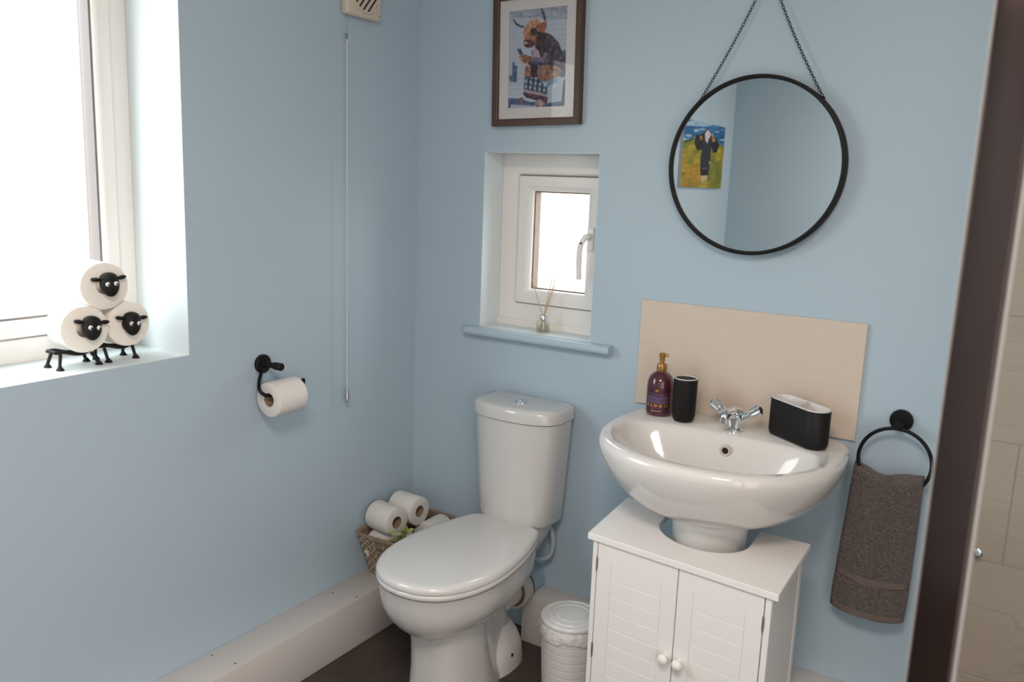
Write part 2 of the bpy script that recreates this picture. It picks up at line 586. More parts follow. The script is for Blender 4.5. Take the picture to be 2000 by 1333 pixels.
# bullnosed sill board
ring = []
for x in (0.222, 0.743):
    zb, zt, yb = 0.944, 0.971, 0.101
    pr_ = [(yb, zb), (yb, zt), (-0.022, zt)]+[(-0.022-0.0135*math.sin(a), 0.9575+0.0135*math.cos(a)) for a in [PI*k/8 for k in range(1, 8)]]+[(-0.022, zb)]
    ring.append([(x, a, b) for a, b in pr_])
mbs = MB().loft(ring)
mbs.v = [(min(max(p[0], SW['x0']+0.001), SW['x1']-0.001) if p[1] > 0.05 else p[0], p[1], p[2]) for p in mbs.v]
# board inside the recess plus the nosing on the wall face
mbs = MB()
mbs.loft([[(x, a, b) for a, b in [(0.0, 0.944), (0.0, 0.971), (-0.022, 0.971)]+[(-0.022-0.0135*math.sin(q), 0.9575+0.0135*math.cos(q)) for q in [PI*k/8 for k in range(1, 8)]]+[(-0.022, 0.944)]] for x in (0.222, 0.733)])
mbs.box((SW['x0'], -0.0005, 0.944), (SW['x1'], 0.107, 0.971))
build('window_board', mbs, 'wall', w2)
build('sill_top', MB().box((SW['x0']+T, 0.0003, 0.9705), (SW['x1']-T, 0.1000, 0.9714)), 'reveal', w2, smooth=False)


# ------------------------------------------------------------------ printed pictures (flat art on a grid, colour per vertex)
def inpoly(X, Y, poly):
    ins = np.zeros(X.shape, bool)
    n = len(poly)
    j = n-1
    for i in range(n):
        xi, yi = poly[i]
        xj, yj = poly[j]
        if yi != yj:
            c = ((yi > Y) != (yj > Y)) & (X < (xj-xi)*(Y-yi)/(yj-yi)+xi)
            ins ^= c
        j = i
    return ins


def s2l(c):
    c = np.array(c, float)/255
    return np.where(c <= 0.04045, c/12.92, ((c+0.055)/1.055)**2.4)


def raster(nu, nv, quad):
    u, v = np.meshgrid(np.linspace(0, 1, nu), np.linspace(0, 1, nv))
    tl_, tr_, br_, bl_ = [np.array(q, float) for q in quad]
    X = (1-u)*(1-v)*tl_[0]+u*(1-v)*tr_[0]+u*v*br_[0]+(1-u)*v*bl_[0]
    Y = (1-u)*(1-v)*tl_[1]+u*(1-v)*tr_[1]+u*v*br_[1]+(1-u)*v*bl_[1]
    return u, v, X, Y, np.zeros((nv, nu, 3))


rng = np.random.RandomState(3)


def vnoise(X, Y, s, seed=0):
    r_ = np.random.RandomState(seed)
    g = r_.rand(64, 64)
    x, y = X/s, Y/s
    xi, yi = np.floor(x).astype(int), np.floor(y).astype(int)
    fx, fy = x-xi, y-yi
    fx, fy = fx*fx*(3-2*fx), fy*fy*(3-2*fy)
    G = lambda a, b: g[b % 64, a % 64]
    return (G(xi, yi)*(1-fx)+G(xi+1, yi)*fx)*(1-fy)+(G(xi, yi+1)*(1-fx)+G(xi+1, yi+1)*fx)*fy


def grid_print(name, img, P, parent, m, label=None):
    """P(u,v)->world position"""
    nv, nu, _ = img.shape
    mb = MB()
    mb.v = [tuple(P(i/(nu-1), j/(nv-1))) for j in range(nv) for i in range(nu)]
    mb.f = [(j*nu+i, (j+1)*nu+i, (j+1)*nu+i+1, j*nu+i+1) for j in range(nv-1) for i in range(nu-1)]
    o = build(name, mb, m, parent, smooth=False, label=label)
    ca = o.data.color_attributes.new('Col', 'FLOAT_COLOR', 'POINT')
    lin = s2l(img.reshape(-1, 3))
    ca.data.foreach_set('color', np.concatenate([lin, np.ones((len(lin), 1))], 1).astype(np.float32).ravel())
    return o


def paint_cow_on_toilet():
    u, v, X, Y, I = raster(110, 185, [(50, 100), (757, 5), (717, 1220), (25, 1300)])
    I[:] = (168, 178, 196)
    Yl = Y+0.12*X
    I -= 14*(np.mod(Yl, 62) < 9)[..., None]
    I[..., :] -= (22*(Y < 170))[..., None]
    I[Y > 1010] += 6

    def pg(poly, col, nz=0, ns=18, seed=1):
        k = inpoly(X, Y, poly)
        c = np.array(col, float)*np.ones(I.shape)
        if nz:
            c = c+((vnoise(X, Y*0.5, ns, seed)-0.5)*2*nz)[..., None]
        I[k] = c[k]
        return k
    pg([(20, 1165), (150, 1160), (300, 1190), (520, 1190), (720, 1150), (720, 1230), (20, 1310)], (58, 84, 118), 14)
    pg([(60, 1240), (350, 1235), (500, 1250), (400, 1300), (40, 1320)], (160, 170, 190))
    pg([(30, 1230), (60, 1235), (50, 1310), (20, 1310)], (60, 88, 120))
    # items on the left: blue holder
    pg([(88, 720), (108, 715), (112, 750), (145, 760), (140, 960), (60, 958), (35, 900), (35, 880), (80, 885)], (64, 92, 128), 10)
    # chair / cistern behind
    pg([(640, 560), (740, 545), (722, 880), (660, 870)], (44, 74, 104), 0)
    for x in (655, 690, 720):
        pg([(x, 560), (x+12, 555), (x+4, 860), (x-6, 860)], (92, 128, 156))
    # toilet
    pg([(480, 900), (560, 880), (735, 860), (728, 885), (690, 930), (670, 1150), (560, 1180), (500, 1195), (515, 1060), (500, 960)], (160, 178, 198), 14, 40)
    pg([(480, 900), (600, 890), (640, 930), (560, 960), (500, 1010), (500, 940)], (110, 140, 166), 8)
    pg([(700, 900), (730, 880), (720, 1150), (672, 1150)], (36, 62, 84))
    # shirt body
    pg([(360, 520), (500, 340), (560, 370), (640, 450), (700, 620), (700, 760), (680, 850), (560, 740), (420, 740), (280, 740), (270, 700), (430, 640), (400, 560)], (52, 46, 66), 14)
    k = inpoly(X, Y, [(500, 350), (640, 450), (700, 640), (690, 850), (560, 740), (440, 730), (430, 640), (520, 540), (500, 430)])
    ch = ((np.mod(X*0.9+Y*0.25, 62) < 20) & (np.mod(Y-X*0.2, 70) < 28)) & k
    I[ch] = (140, 84, 96)
    ch = ((np.mod(X*0.9+Y*0.25, 62) < 8)) & k
    I[ch] = (84, 62, 84)
    pg([(340, 560), (370, 530), (410, 640), (340, 650), (330, 600)], (168, 122, 142), 16)
    pg([(320, 560), (345, 545), (350, 640), (320, 640)], (110, 130, 160))
    # forearm sleeve
    pg([(340, 650), (430, 645), (480, 570), (530, 560), (540, 640), (470, 710), (330, 745), (290, 730)], (84, 74, 104), 34, 20)
    pg([(425, 640), (455, 640), (470, 700), (430, 700)], (140, 110, 134), 10)
    pg([(460, 600), (500, 570), (520, 600), (480, 640)], (118, 84, 112), 14)
    # leg/knees fur
    pg([(250, 740), (300, 760), (330, 900), (240, 900), (230, 860)], (140, 94, 74), 20)
    pg([(300, 720), (400, 740), (390, 900), (310, 900)], (44, 32, 38), 6)
    pg([(385, 800), (420, 740), (520, 725), (640, 740), (690, 800), (670, 850), (560, 890), (470, 940), (400, 930)], (136, 98, 80), 30, 14)
    # hands
    pg([(165, 640), (230, 615), (330, 640), (320, 700), (240, 725), (180, 690)], (128, 82, 50), 20)
    pg([(165, 630), (200, 620), (210, 690), (180, 690)], (176, 122, 112))
    pg([(138, 555), (185, 545), (215, 610), (180, 625)], (36, 62, 76))
    # head
    pg([(240, 290), (300, 210), (380, 180), (440, 230), (500, 200), (505, 260), (480, 330), (500, 400), (430, 560), (390, 520), (320, 500), (270, 530), (225, 510), (250, 420), (220, 350)], (142, 88, 62), 24, 22)
    pg([(400, 330), (500, 350), (490, 520), (430, 650), (400, 560), (370, 500)], (58, 34, 36), 10)
    pg([(420, 230), (490, 210), (500, 260), (460, 350), (420, 320)], (158, 78, 66), 12)
    pg([(240, 290), (300, 205), (370, 185), (410, 230), (360, 290), (330, 330), (290, 360), (250, 350)], (178, 126, 88), 26, 12)
    pg([(220, 350), (260, 330), (290, 420), (240, 450)], (174, 110, 82), 14)
    pg([(315, 300), (380, 290), (400, 360), (340, 380), (315, 350)], (50, 38, 46), 12)
    pg([(225, 440), (290, 430), (370, 470), (330, 520), (280, 530), (225, 510)], (74, 40, 38), 10)
    pg([(245, 455), (275, 460), (270, 485), (245, 490), (225, 505), (230, 470)], (176, 142, 130))
    # horns
    pg([(88, 190), (105, 190), (140, 240), (190, 265), (235, 272), (235, 290), (180, 285), (130, 262)], (48, 48, 62))
    pg([(435, 50), (450, 55), (480, 120), (495, 190), (470, 200), (462, 140)], (46, 48, 62))
    pg([(400, 205), (470, 178), (470, 200), (420, 225)], (196, 180, 176))
    # trousers round the ankles
    k = pg([(235, 900), (300, 890), (380, 880), (440, 940), (505, 1000), (505, 1190), (460, 1190), (340, 1155), (215, 1110), (225, 1010)], (56, 58, 74), 10)
    kk = k & (Y < 1080)
    I[kk & (np.mod(X+Y*0.1, 56) < 26)] = (150, 172, 196)
    I[kk & (np.mod(X+Y*0.1, 56) < 26) & (np.mod(Y-0.15*X, 66) < 24)] = (48, 96, 130)
    I[k & (Y > 1040+0.15*(X-220)) & (Y < 1075+0.15*(X-220))] = (168, 140, 156)
    I[k & (Y > 1080+0.15*(X-220))] = (92, 52, 66)
    pg([(225, 1100), (330, 1130), (460, 1150), (400, 1175), (250, 1140)], (40, 34, 48))
    # hooves
    pg([(150, 1220), (180, 1150), (215, 1140), (215, 1225)], (120, 94, 98), 16)
    pg([(350, 1260), (365, 1170), (430, 1150), (480, 1200), (400, 1265)], (160, 142, 140), 24)
    pg([(380, 1220), (390, 1190), (395, 1260), (375, 1262)], (70, 60, 66))
    # soft photographic texture: hair strokes and a light blur
    fig = (np.abs(I-np.array((168, 178, 196))).sum(-1) > 60)
    st = (vnoise(X*1.0+Y*0.35, Y*0.35, 9, 31)-0.5)*46+(vnoise(X, Y, 34, 33)-0.5)*34
    I[fig] += st[fig][:, None]*np.array((1.0, 0.85, 0.8))
    for _ in range(2):
        P_ = np.pad(I, ((1, 1), (1, 1), (0, 0)), 'edge')
        I = (P_[:-2, 1:-1]+P_[2:, 1:-1]+P_[1:-1, :-2]+P_[1:-1, 2:]+4*P_[1:-1, 1:-1])/8
    I[:] = I*0.84+I.mean(-1, keepdims=True)*0.14
    I[:] = np.clip(I+rng.randn(*I.shape[:2], 1)*3, 0, 255)
    return I


def paint_field_cow():
    u, v, X, Y, I = raster(90, 130, [(160, 90), (850, 235), (745, 1240), (155, 1205)])
    n1, n2, n3 = vnoise(X*0.5, Y, 45, 5), vnoise(X, Y, 90, 6), vnoise(X, Y*0.6, 26, 9)
    I[:] = np.array((150, 132, 38))
    I += (n1-0.5)[..., None]*np.array((50, 40, 20))
    g = np.clip((n2-0.45)*3, 0, 1)[..., None]
    I[:] = I*(1-g*0.6)+np.array((88, 108, 36))*g*0.6
    k = inpoly(X, Y, [(200, 860), (400, 830), (420, 1220), (160, 1220)])
    I[k] = I[k]*0.55+np.array((168, 112, 30))*0.45
    k = inpoly(X, Y, [(560, 880), (760, 760), (745, 1240), (540, 1240)])
    I[k] = I[k]*0.5+np.array((84, 100, 36))*0.5
    I += (n3-0.5)[..., None]*26
    sky = inpoly(X, Y, [(100, 50), (900, 200), (900, 540), (820, 560), (740, 500), (640, 380), (540, 260), (430, 350), (330, 380), (230, 460), (100, 460)])
    cs = np.array((44, 104, 150))*np.ones(I.shape)+((vnoise(X*0.4, Y, 34, 11)-0.5)*60)[..., None]
    I[sky] = cs[sky]
    cl = sky & (vnoise(X*0.35, Y*1.2, 40, 14) > 0.68)
    I[cl] = (150, 178, 200)

    def pg(poly, col):
        I[inpoly(X, Y, poly)] = col
    pg([(170, 450), (300, 400), (320, 430), (180, 480)], (44, 66, 40))
    pg([(340, 360), (440, 340), (480, 400), (440, 590), (370, 610), (320, 480)], (26, 22, 30))
    pg([(580, 380), (680, 400), (735, 520), (690, 640), (620, 650), (590, 520)], (28, 22, 30))
    pg([(400, 370), (460, 370), (440, 440), (410, 420)], (168, 128, 52))
    pg([(600, 400), (650, 400), (670, 440), (620, 480)], (168, 128, 52))
    pg([(440, 330), (545, 240), (600, 360), (590, 700), (565, 880), (550, 1030), (430, 1030), (420, 800), (440, 560)], (38, 40, 46))
    pg([(485, 320), (540, 265), (590, 350), (550, 420), (525, 495), (495, 440)], (200, 186, 192))
    pg([(430, 870), (555, 870), (550, 1030), (430, 1035)], (22, 20, 24))
    pg([(450, 890), (535, 890), (530, 912), (455, 912)], (88, 94, 92))
    pg([(440, 1020), (545, 1020), (520, 1080), (510, 1140), (490, 1080), (465, 1145), (445, 1090)], (190, 160, 130))
    pg([(560, 780), (585, 800), (580, 835), (562, 820)], (160, 160, 170))
    I[:] = np.clip(I, 0, 255)
    return I


# ------------------------------------------------------------------ small fittings on the left wall
fan = Thing('extractor_fan', 'cream plastic extractor fan with diagonal grille high on the blue wall', 'extractor fan', (0, -0.285, 1.876))
FY0, FY1, FZ0, FZ1 = -0.360, -0.212, 1.874, 2.022
build('housing', MB().box((0, FY0, FZ0), (0.028, FY1, FZ1)), 'cream', fan, bevel=0.009, seg=3)
fc = ((FY0+FY1)/2, (FZ0+FZ1)/2)
build('grille_recess', MB().lathe([(0.058, 0.0275), (0.058, 0.0295), (0.001, 0.0296)], (0, fc[0], fc[1]), 'x', 40), 'hole', fan)
build('grille_ring', MB().lathe([(0.058, 0.026), (0.0565, 0.033), (0.062, 0.034), (0.065, 0.027)], (0, fc[0], fc[1]), 'x', 40), 'cream', fan)
for k in range(-3, 4):
    d = k*0.0165
    L_ = math.sqrt(max(0.058**2-d*d, 1e-6))
    a = math.radians(50)
    t = Vector((0, math.cos(a), math.sin(a)))
    nn = Vector((0, -math.sin(a), math.cos(a)))
    c0 = Vector((0.031, fc[0], fc[1]))+nn*d
    q = []
    for s1, s2, s3 in ((-1, -1, -1), (1, -1, -1), (1, 1, -1), (-1, 1, -1), (-1, -1, 1), (1, -1, 1), (1, 1, 1), (-1, 1, 1)):
        q.append(c0+t*s1*L_+nn*s2*0.0044+Vector((s3*0.003, 0, 0)))
    build('grille_slat', MB().add(q, [(0, 3, 2, 1), (4, 5, 6, 7), (0, 1, 5, 4), (1, 2, 6, 5), (2, 3, 7, 6), (3, 0, 4, 7)]), 'cream', fan, smooth=False)
build('screw_head', MB().lathe([(0.003, 0.028), (0.0025, 0.029), (0.0005, 0.0288)], (0, FY1-0.013, FZ0+0.013), 'x', 10), 'steel', fan)

pc = Thing('pull_cord', 'long thin white pull cord with small chrome weight beside the corner', 'pull cord', (0.022, -0.362, 1.876))
build('upper_string', MB().tube([(0.020, -0.348, 1.876), (0.024, -0.358, 1.835), (0.026, -0.362, 1.818)], 0.0012, 8), 'cordg', pc)
build('connector', MB().lathe([(0.0015, 0), (0.0042, 0.003), (0.0045, 0.010), (0.002, 0.014)], (0.027, -0.363, 1.806), n=12), 'nail', pc)
build('knot', MB().ball((0.0275, -0.360, 1.8), (0.0035, 0.005, 0.003), 10, 6).tube([(0.0275, -0.363, 1.803), (0.030, -0.354, 1.797)], 0.0014, 6), 'cord', pc)
build('string', MB().tube([(0.0275, -0.3615, 1.802), (0.0285, -0.361, 1.6), (0.029, -0.3605, 1.2), (0.029, -0.360, 0.797)], 0.0017, 8), 'cord', pc)
build('weight', MB().lathe([(0.0025, 0.046), (0.0045, 0.045), (0.0074, 0.014), (0.0078, 0.009), (0.0064, 0.007), (0.0078, 0.005), (0.0072, 0.0005), (0.001, 0)], (0.029, -0.360, 0.754), n=20), 'steelb', pc)

# toilet roll holder
hY, hZ = -0.662, 0.915
rh = Thing('toilet_roll_holder', 'matt black toilet roll holder with round wall plate on left blue wall', 'roll holder', (0, hY, hZ))
build('wall_plate', MB().lathe([(0.0255, 0.0), (0.026, 0.004), (0.0255, 0.009), (0.0235, 0.0105), (0.006, 0.011)], (0, hY, hZ+0.002), 'x', 32), 'black', rh)
build('arm', MB().lathe([(0.012, 0.008), (0.0085, 0.016), (0.0080, 0.050), (0.0105, 0.053), (0.0108, 0.076), (0.0085, 0.079), (0.0005, 0.0795)], (0, hY, hZ+0.003), 'x', 24), 'black', rh)
pts = catmull([(0.008, hY-0.006, hZ-0.014), (0.018, hY-0.020, hZ-0.024), (0.032, hY-0.038, hZ-0.038), (0.046, hY-0.050, hZ-0.052), (0.056, hY-0.048, hZ-0.064), (0.060, hY-0.032, hZ-0.0715), (0.060, hY+0.004, hZ-0.0715), (0.060, hY+0.078, hZ-0.0715), (0.060, hY+0.088, hZ-0.070), (0.060, hY+0.093, hZ-0.064), (0.060, hY+0.094, hZ-0.056)], 6)
build('hook_rod', MB().tube(pts, 0.0050, 10), 'black', rh)
build('end_stop', MB().ball((0.060, hY+0.094, hZ-0.052), 0.0064, 12, 8), 'black', rh)


def make_roll(label, group=None, r=0.052, L=0.100, core=0.021, paper='paper', name='toilet_roll'):
    """roll with its axis along local x, centred on the origin"""
    t = Thing(name, label, 'toilet roll', (0, 0, 0), group)
    h = L/2
    build('paper', MB().lathe([(core, -h), (r-0.003, -h), (r-0.0008, -h+0.0012), (r, -h+0.004), (r, h-0.004), (r-0.0008, h-0.0012), (r-0.003, h), (core, h), (core, -h)], (0, 0, 0), 'x', 56), paper, t)
    build('cardboard_core', MB().lathe([(core, -h+0.0005), (core, h-0.0005), (core-0.0012, h-0.0005), (core-0.0012, -h+0.0005), (core, -h+0.0005)], (0, 0, 0), 'x', 32), 'card', t)
    return t


rl = make_roll('white toilet roll hanging on the black wall holder', r=0.0475, L=0.097, core=0.019)
rl.o.location = (0.060, hY+0.0180, hZ-0.0715-0.0128)
rl.o.rotation_euler = (0, 0, PI/2)
build('loose_sheet', MB().loft([[(x, 0.0478*math.cos(a), 0.0478*math.sin(a)) for x in (-0.0465, 0.0465)] for a in [math.radians(q) for q in range(60, 186, 6)]], False, False, close=False), 'paper', rl.o, world=False)

# canvas painting on the left wall (seen in the mirror)
cv = Thing('canvas_painting', 'bright canvas of a black and white cow in a yellow field, seen in the mirror', 'painting', (0, -2.66, 1.44))
PY0, PY1, PZ0, PZ1 = -2.985, -2.315, 1.443, 1.806
build('canvas', MB().box((0.0, PY0, PZ0), (0.018, PY1, PZ1)), 'matb', cv, smooth=False)
grid_print('painted_face', paint_field_cow(), lambda u, v: (0.0186, PY1+(PY0-PY1)*u, PZ1+(PZ0-PZ1)*v), cv, 'print')

# ------------------------------------------------------------------ sheep toilet-roll stack on the big window sill
sill = BW['z0']
G_R = 'toilet rolls with sheep heads on the window sill'
R0 = 0.0535
disc = [(-0.090, -1.121, 1.0625, 'cream toilet roll with sheep head, lower left of the sill stack'),
        (-0.094, -1.014, 1.0625, 'cream toilet roll with sheep head, lower right of the sill stack'),
        (-0.092, -1.0675, 1.1565, 'cream toilet roll with sheep head, balanced on top of the sill stack')]
hl = ['black sheep head with googly eyes in the lower left roll', 'black sheep head with googly eyes in the lower right roll', 'black sheep head with googly eyes in the top roll']
proto = None


def make_head():
    t = Thing('sheep_ornament', None, 'sheep ornament', (0, 0, 0))
    mb = MB().ball((0, 0, 0), (0.017, 0.0205, 0.0215), 24, 16)

    def fn(p):   # muzzle tapers and juts forward at the bottom, flat woolly brow at the top
        k = (0.023-p.z)/0.046
        q = Vector(p)
        q.y *= 1.12-0.30*k
        q.x *= 1.0-0.12*k
        q.x += 0.012*k*k
        q.z -= 0.003*k
        return q
    mb.map(fn)
    mb.tube([(-0.016, 0, 0), (-0.004, 0, 0)], 0.0145, 20)
    build('face', mb, 'blackp', t, world=False, angle=80)
    build('brow_tuft', MB().ball((-0.001, 0, 0.0125), (0.0155, 0.0185, 0.0125), 20, 12), 'blackp', t, world=False)
    for s_ in (-1, 1):
        mbe = MB().ball((0, 0, 0), (0.006, 0.0105, 0.0045), 14, 8)
        rot = Matrix.Rotation(s_*math.radians(8), 4, 'X')
        mbe.map(lambda p: rot @ p + Vector((-0.001, s_*0.0265, 0.012)))
        build('ear', mbe, 'blackp', t, world=False)
        e_ = build('eye', MB().ball((0.0175, s_*0.0085, 0.004), (0.0032, 0.0046, 0.0046), 14, 8), 'eye', t, world=False)
        build('pupil', MB().ball((0.0202, s_*0.0085+0.001, 0.0035), (0.0012, 0.0022, 0.0022), 10, 6), 'plug', e_, world=False)
    return t


for i, (x, y, z, lab) in enumerate(disc):
    rr = make_roll(lab, G_R, r=R0 if i < 2 else R0*1.02, L=0.085, core=0.0185, paper='wool')
    rr.o.location = (x, y, z)
    rr.o.rotation_euler = (0, 0, math.radians((-9, -3, -9)[i]))
    if proto is None:
        proto = make_head()
        hh = proto.o
    else:
        hh = copy_tree(proto.o)
    hh['label'] = hl[i]
    hh['group'] = 'sheep heads on the window sill'
    hh.scale = (1.0, 1.08, 1.10)
    hh.location = (x+0.0425+0.0090, y+(0.003, -0.002, -0.001)[i], z+(0.004, 0.002, 0.005)[i])
    hh.rotation_euler = (math.radians((-6, -4, 3)[i]), math.radians((6, 8, 6)[i]), math.radians((-9, -5, -12)[i]))


def make_stand(label, loc, splay):
    """legs and cradle rails: body length along local y"""
    t = Thing('sheep_stand', label, 'roll stand', loc, 'black sheep leg stands on the window sill')
    mb = MB()
    for sx_ in (-0.018, 0.018):
        pts = []
        for yy, zz in ((-0.064, 0.0385), (-0.045, 0.0385), (-0.028, 0.0350), (-0.010, 0.0308), (0.010, 0.0295), (0.028, 0.0328), (0.044, 0.0405)):
            pts.append((sx_, yy, zz))
        mb.tube(catmull(pts, 5), 0.0042, 8)
    for yy, zz in ((-0.064, 0.0385), (0.044, 0.0405), (0.012, 0.0290)):
        mb.tube([(-0.018, yy, zz), (0.018, yy, zz)], 0.0042, 8)
    build('cradle', mb, 'blackp', t, world=False)
    for sx_ in (-1, 1):
        for yy, sp in ((-0.052, splay[0]), (0.036, splay[1])):
            top = Vector((sx_*0.018, yy, 0.034 if yy < 0 else 0.030))
            bot = Vector((sx_*0.025+0.004, yy+sp, 0.006))
            lg = build('leg', MB().tube([top, bot], [0.0046, 0.0042], 8), 'blackp', t, world=False)
            build('hoof', MB().lathe([(0.0100, 0.0), (0.0100, 0.0025), (0.0070, 0.006), (0.0040, 0.0100)], (bot.x+0.002, bot.y, 0.0), n=16), 'blackp', lg, world=False)
    return t


st1 = make_stand('black stand with hoofed legs under the lower left sheep roll', (-0.090, -1.133, sill), (-0.012, 0.012))
st2 = make_stand('black stand with hoofed legs under the lower right sheep roll', (-0.094, -1.022, sill), (0.002, 0.000))
st1.o.scale = (1, 0.82, 1)
st2.o.scale = (1, 0.82, 1)
# shorten each cradle so that the two stands stand free of each other
st1.o.location.y = -1.131
st2.o.location.y = -1.0240
st2.o.location.x = -0.094

# ------------------------------------------------------------------ reed diffuser in the small window
dx, dy, dz = 0.468, 0.045, 0.971
df = Thing('reed_diffuser', 'small clear reed diffuser with thin reeds on the small window sill', 'diffuser', (dx, dy, dz))
mb = MB().lathe([(0.0215, 0), (0.0225, 0.002), (0.0225, 0.034), (0.020, 0.038), (0.009, 0.040), (0.009, 0.046), (0.0075, 0.046), (0.0075, 0.040), (0.019, 0.036), (0.0205, 0.033), (0.0205, 0.004), (0.0005, 0.004)], (dx, dy, dz), n=32)
build('bottle', mb, 'bglass', df)
build('oil', MB().lathe([(0.0198, 0.0045), (0.0198, 0.022), (0.0005, 0.022)], (dx, dy, dz), n=32), 'oil', df)
build('collar', MB().lathe([(0.0095, 0.041), (0.0112, 0.042), (0.0112, 0.053), (0.010, 0.055), (0.006, 0.055), (0.006, 0.050)], (dx, dy, dz), n=28), 'chrome', df)
for ex, ey, ez in ((0.418, 0.052, 1.133), (0.490, 0.050, 1.138), (0.504, 0.048, 1.143), (0.497, 0.056, 1.12)):
    b0 = Vector((dx-(ex-dx)*0.35, dy, dz+0.008))
    build('reed', MB().tube([b0, (ex, ey, ez)], 0.0012, 6), 'reed', df)

# ------------------------------------------------------------------ framed picture
pf = Thing('framed_picture', 'dark wood framed print of a highland cow on a toilet, above small window', 'picture', (0.4465, 0, 1.594))
pf.o.rotation_euler = (0, -math.radians(1.2), 0)
PW, PH, PD = 0.148, 0.377, 0.024
mbp = rect_frame(MB(), 'y', -PW, PW, 0, PH, 0.020, -PD, -0.001, 0.004)
build('frame_moulding', mbp, 'oak', pf, world=False)
build('backing_board', MB().box((-PW+0.008, -0.010, 0.008), (PW-0.008, -0.001, PH-0.008)), 'oak', pf, world=False, smooth=False)
mbm = rect_frame(MB(), 'y', -PW+0.017, PW-0.017, 0.017, PH-0.017, 0.0345, -0.0155, -0.012)
mbm.v = [p for p in mbm.v]
build('mat_board', mbm, 'matb', pf, world=False, smooth=False)
img = paint_cow_on_toilet()
mbx = (-PW+0.0500, PW-0.0500)
mbz = (0.0500, PH-0.0500)
nv, nu, _ = img.shape
mb = MB()
mb.v = [(mbx[0]+(mbx[1]-mbx[0])*i/(nu-1), -0.0125, mbz[1]+(mbz[0]-mbz[1])*j/(nv-1)) for j in range(nv) for i in range(nu)]
mb.f = [(j*nu+i, (j+1)*nu+i, (j+1)*nu+i+1, j*nu+i+1) for j in range(nv-1) for i in range(nu-1)]
po = build('print', mb, 'print', pf, world=False, smooth=False)
ca = po.data.color_attributes.new('Col', 'FLOAT_COLOR', 'POINT')
lin = s2l(img.reshape(-1, 3))
ca.data.foreach_set('color', np.concatenate([lin, np.ones((len(lin), 1))], 1).astype(np.float32).ravel())
build('glass_pane', MB().box((-PW+0.015, -0.0205, 0.015), (PW-0.015, -0.0185, PH-0.015)), 'pglass', pf, world=False, smooth=False)

# ------------------------------------------------------------------ round mirror on a chain
mx_, mz_, mr_ = 1.1045, 1.489, 0.2250
mi = Thing('round_mirror', 'round wall mirror in thin black metal frame hanging from black chain', 'mirror', (mx_, 0, mz_))
MD = 0.036
build('frame_ring', MB().lathe([(mr_, -0.002), (mr_, -MD+0.001), (mr_-0.001, -MD), (mr_-0.0085, -MD), (mr_-0.0095, -MD+0.001), (mr_-0.0095, -0.002), (mr_, -0.002)], (mx_, 0, mz_), 'y', 128), 'black', mi, angle=50)
build('mirror_glass', MB().lathe([(mr_-0.009, -0.016), (mr_-0.009, -0.0285), (0.0005, -0.0285)], (mx_, 0, mz_), 'y', 128), 'mirror', mi, smooth=False)
nail = Vector((1.100, -0.012, 1.962))
mb = MB()


def link_ring(mb, c, t, nrm, L=0.0098, W=0.0058, r=0.00085):
    t = t.normalized()
    n_ = (nrm-t*nrm.dot(t)).normalized()
    pts = []
    for k in range(12):
        a = 2*PI*k/12
        pts.append(c+t*(math.cos(a)*L/2)+n_*(math.sin(a)*W/2))
    mb.tube(pts, r, 5, closed=True)


for sgn, ang in ((-1, 46), (1, 43)):
    a = math.radians(ang)
    end = Vector((mx_+sgn*mr_*math.sin(a), -0.016, mz_+mr_*math.cos(a)+0.002))
    L_ = (nail-end).length
    n_ = int(L_/0.0074)
    for k in range(n_+1):
        f_ = k/n_
        sag = math.sin(PI*f_)*0.006
        p = end.lerp(nail, f_)+Vector((-sgn*sag*0.8, 0, -sag*0.6))
        nr = Vector((1, 0, 0.2)) if k % 2 else Vector((0.3, 1, 0))
        link_ring(mb, p, nail-end, nr)
build('chain', mb, 'black', mi, kind='stuff')
build('nail', MB().tube([(nail.x, -0.001, nail.z+0.004), (nail.x, -0.022, nail.z+0.006)], 0.0022, 8), 'nail', mi)
for sgn, ang in ((-1, 46), (1, 43)):
    a = math.radians(ang)
    build('chain_lug', MB().ball((mx_+sgn*(mr_+0.001)*math.sin(a), -0.016, mz_+(mr_+0.001)*math.cos(a)), 0.004, 10, 6), 'black', mi)

# ------------------------------------------------------------------ splashback
SX0, SX1, SZ0, SZ1 = 0.816, 1.416, 0.818, 1.116
sp = build('splashback', MB().box((0, -0.009, 0), (SX1-SX0, 0, SZ1-SZ0)), 'splash', None, world=False, bevel=0.001, seg=1, smooth=False)
sp.location = (SX0, 0, SZ0)
tagm(sp, 'beige stone-look splashback tile on the wall behind the basin', 'splashback')


# ------------------------------------------------------------------ wash basin
BX, BZ = 1.134, 0.818
NB = 96


def basin_outline(hw, yb, yf, ex=2.3, eb=5.0):
    """D-shaped plan: nearly straight back at yb, rounded front at yf"""
    yc = yb-(yb-yf)*0.36
    out = []
    for j in range(NB):
        a = 2*PI*j/NB
        c, s_ = math.cos(a), math.sin(a)
        if s_ >= 0:
            e_ = eb
            x = hw*math.copysign(abs(c)**(2/e_), c)
            y = yc+(yb-yc)*abs(s_)**(2/e_)
            # sides draw in a little towards the wall
            x *= 1-0.035*((y-yc)/(yb-yc+1e-9))
        else:
            x = hw*math.copysign(abs(c)**(2/ex), c)
            y = yc-(yc-yf)*abs(s_)**(2/ex)
        out.append((x, y))
    return out


def ringz(o2, z):
    return [(BX+x, y, z(x, y) if callable(z) else z) for x, y in o2]


wb = Thing('wash_basin', 'white ceramic wash basin below the beige splashback', 'basin', (BX, 0, 0.61))
rings = []
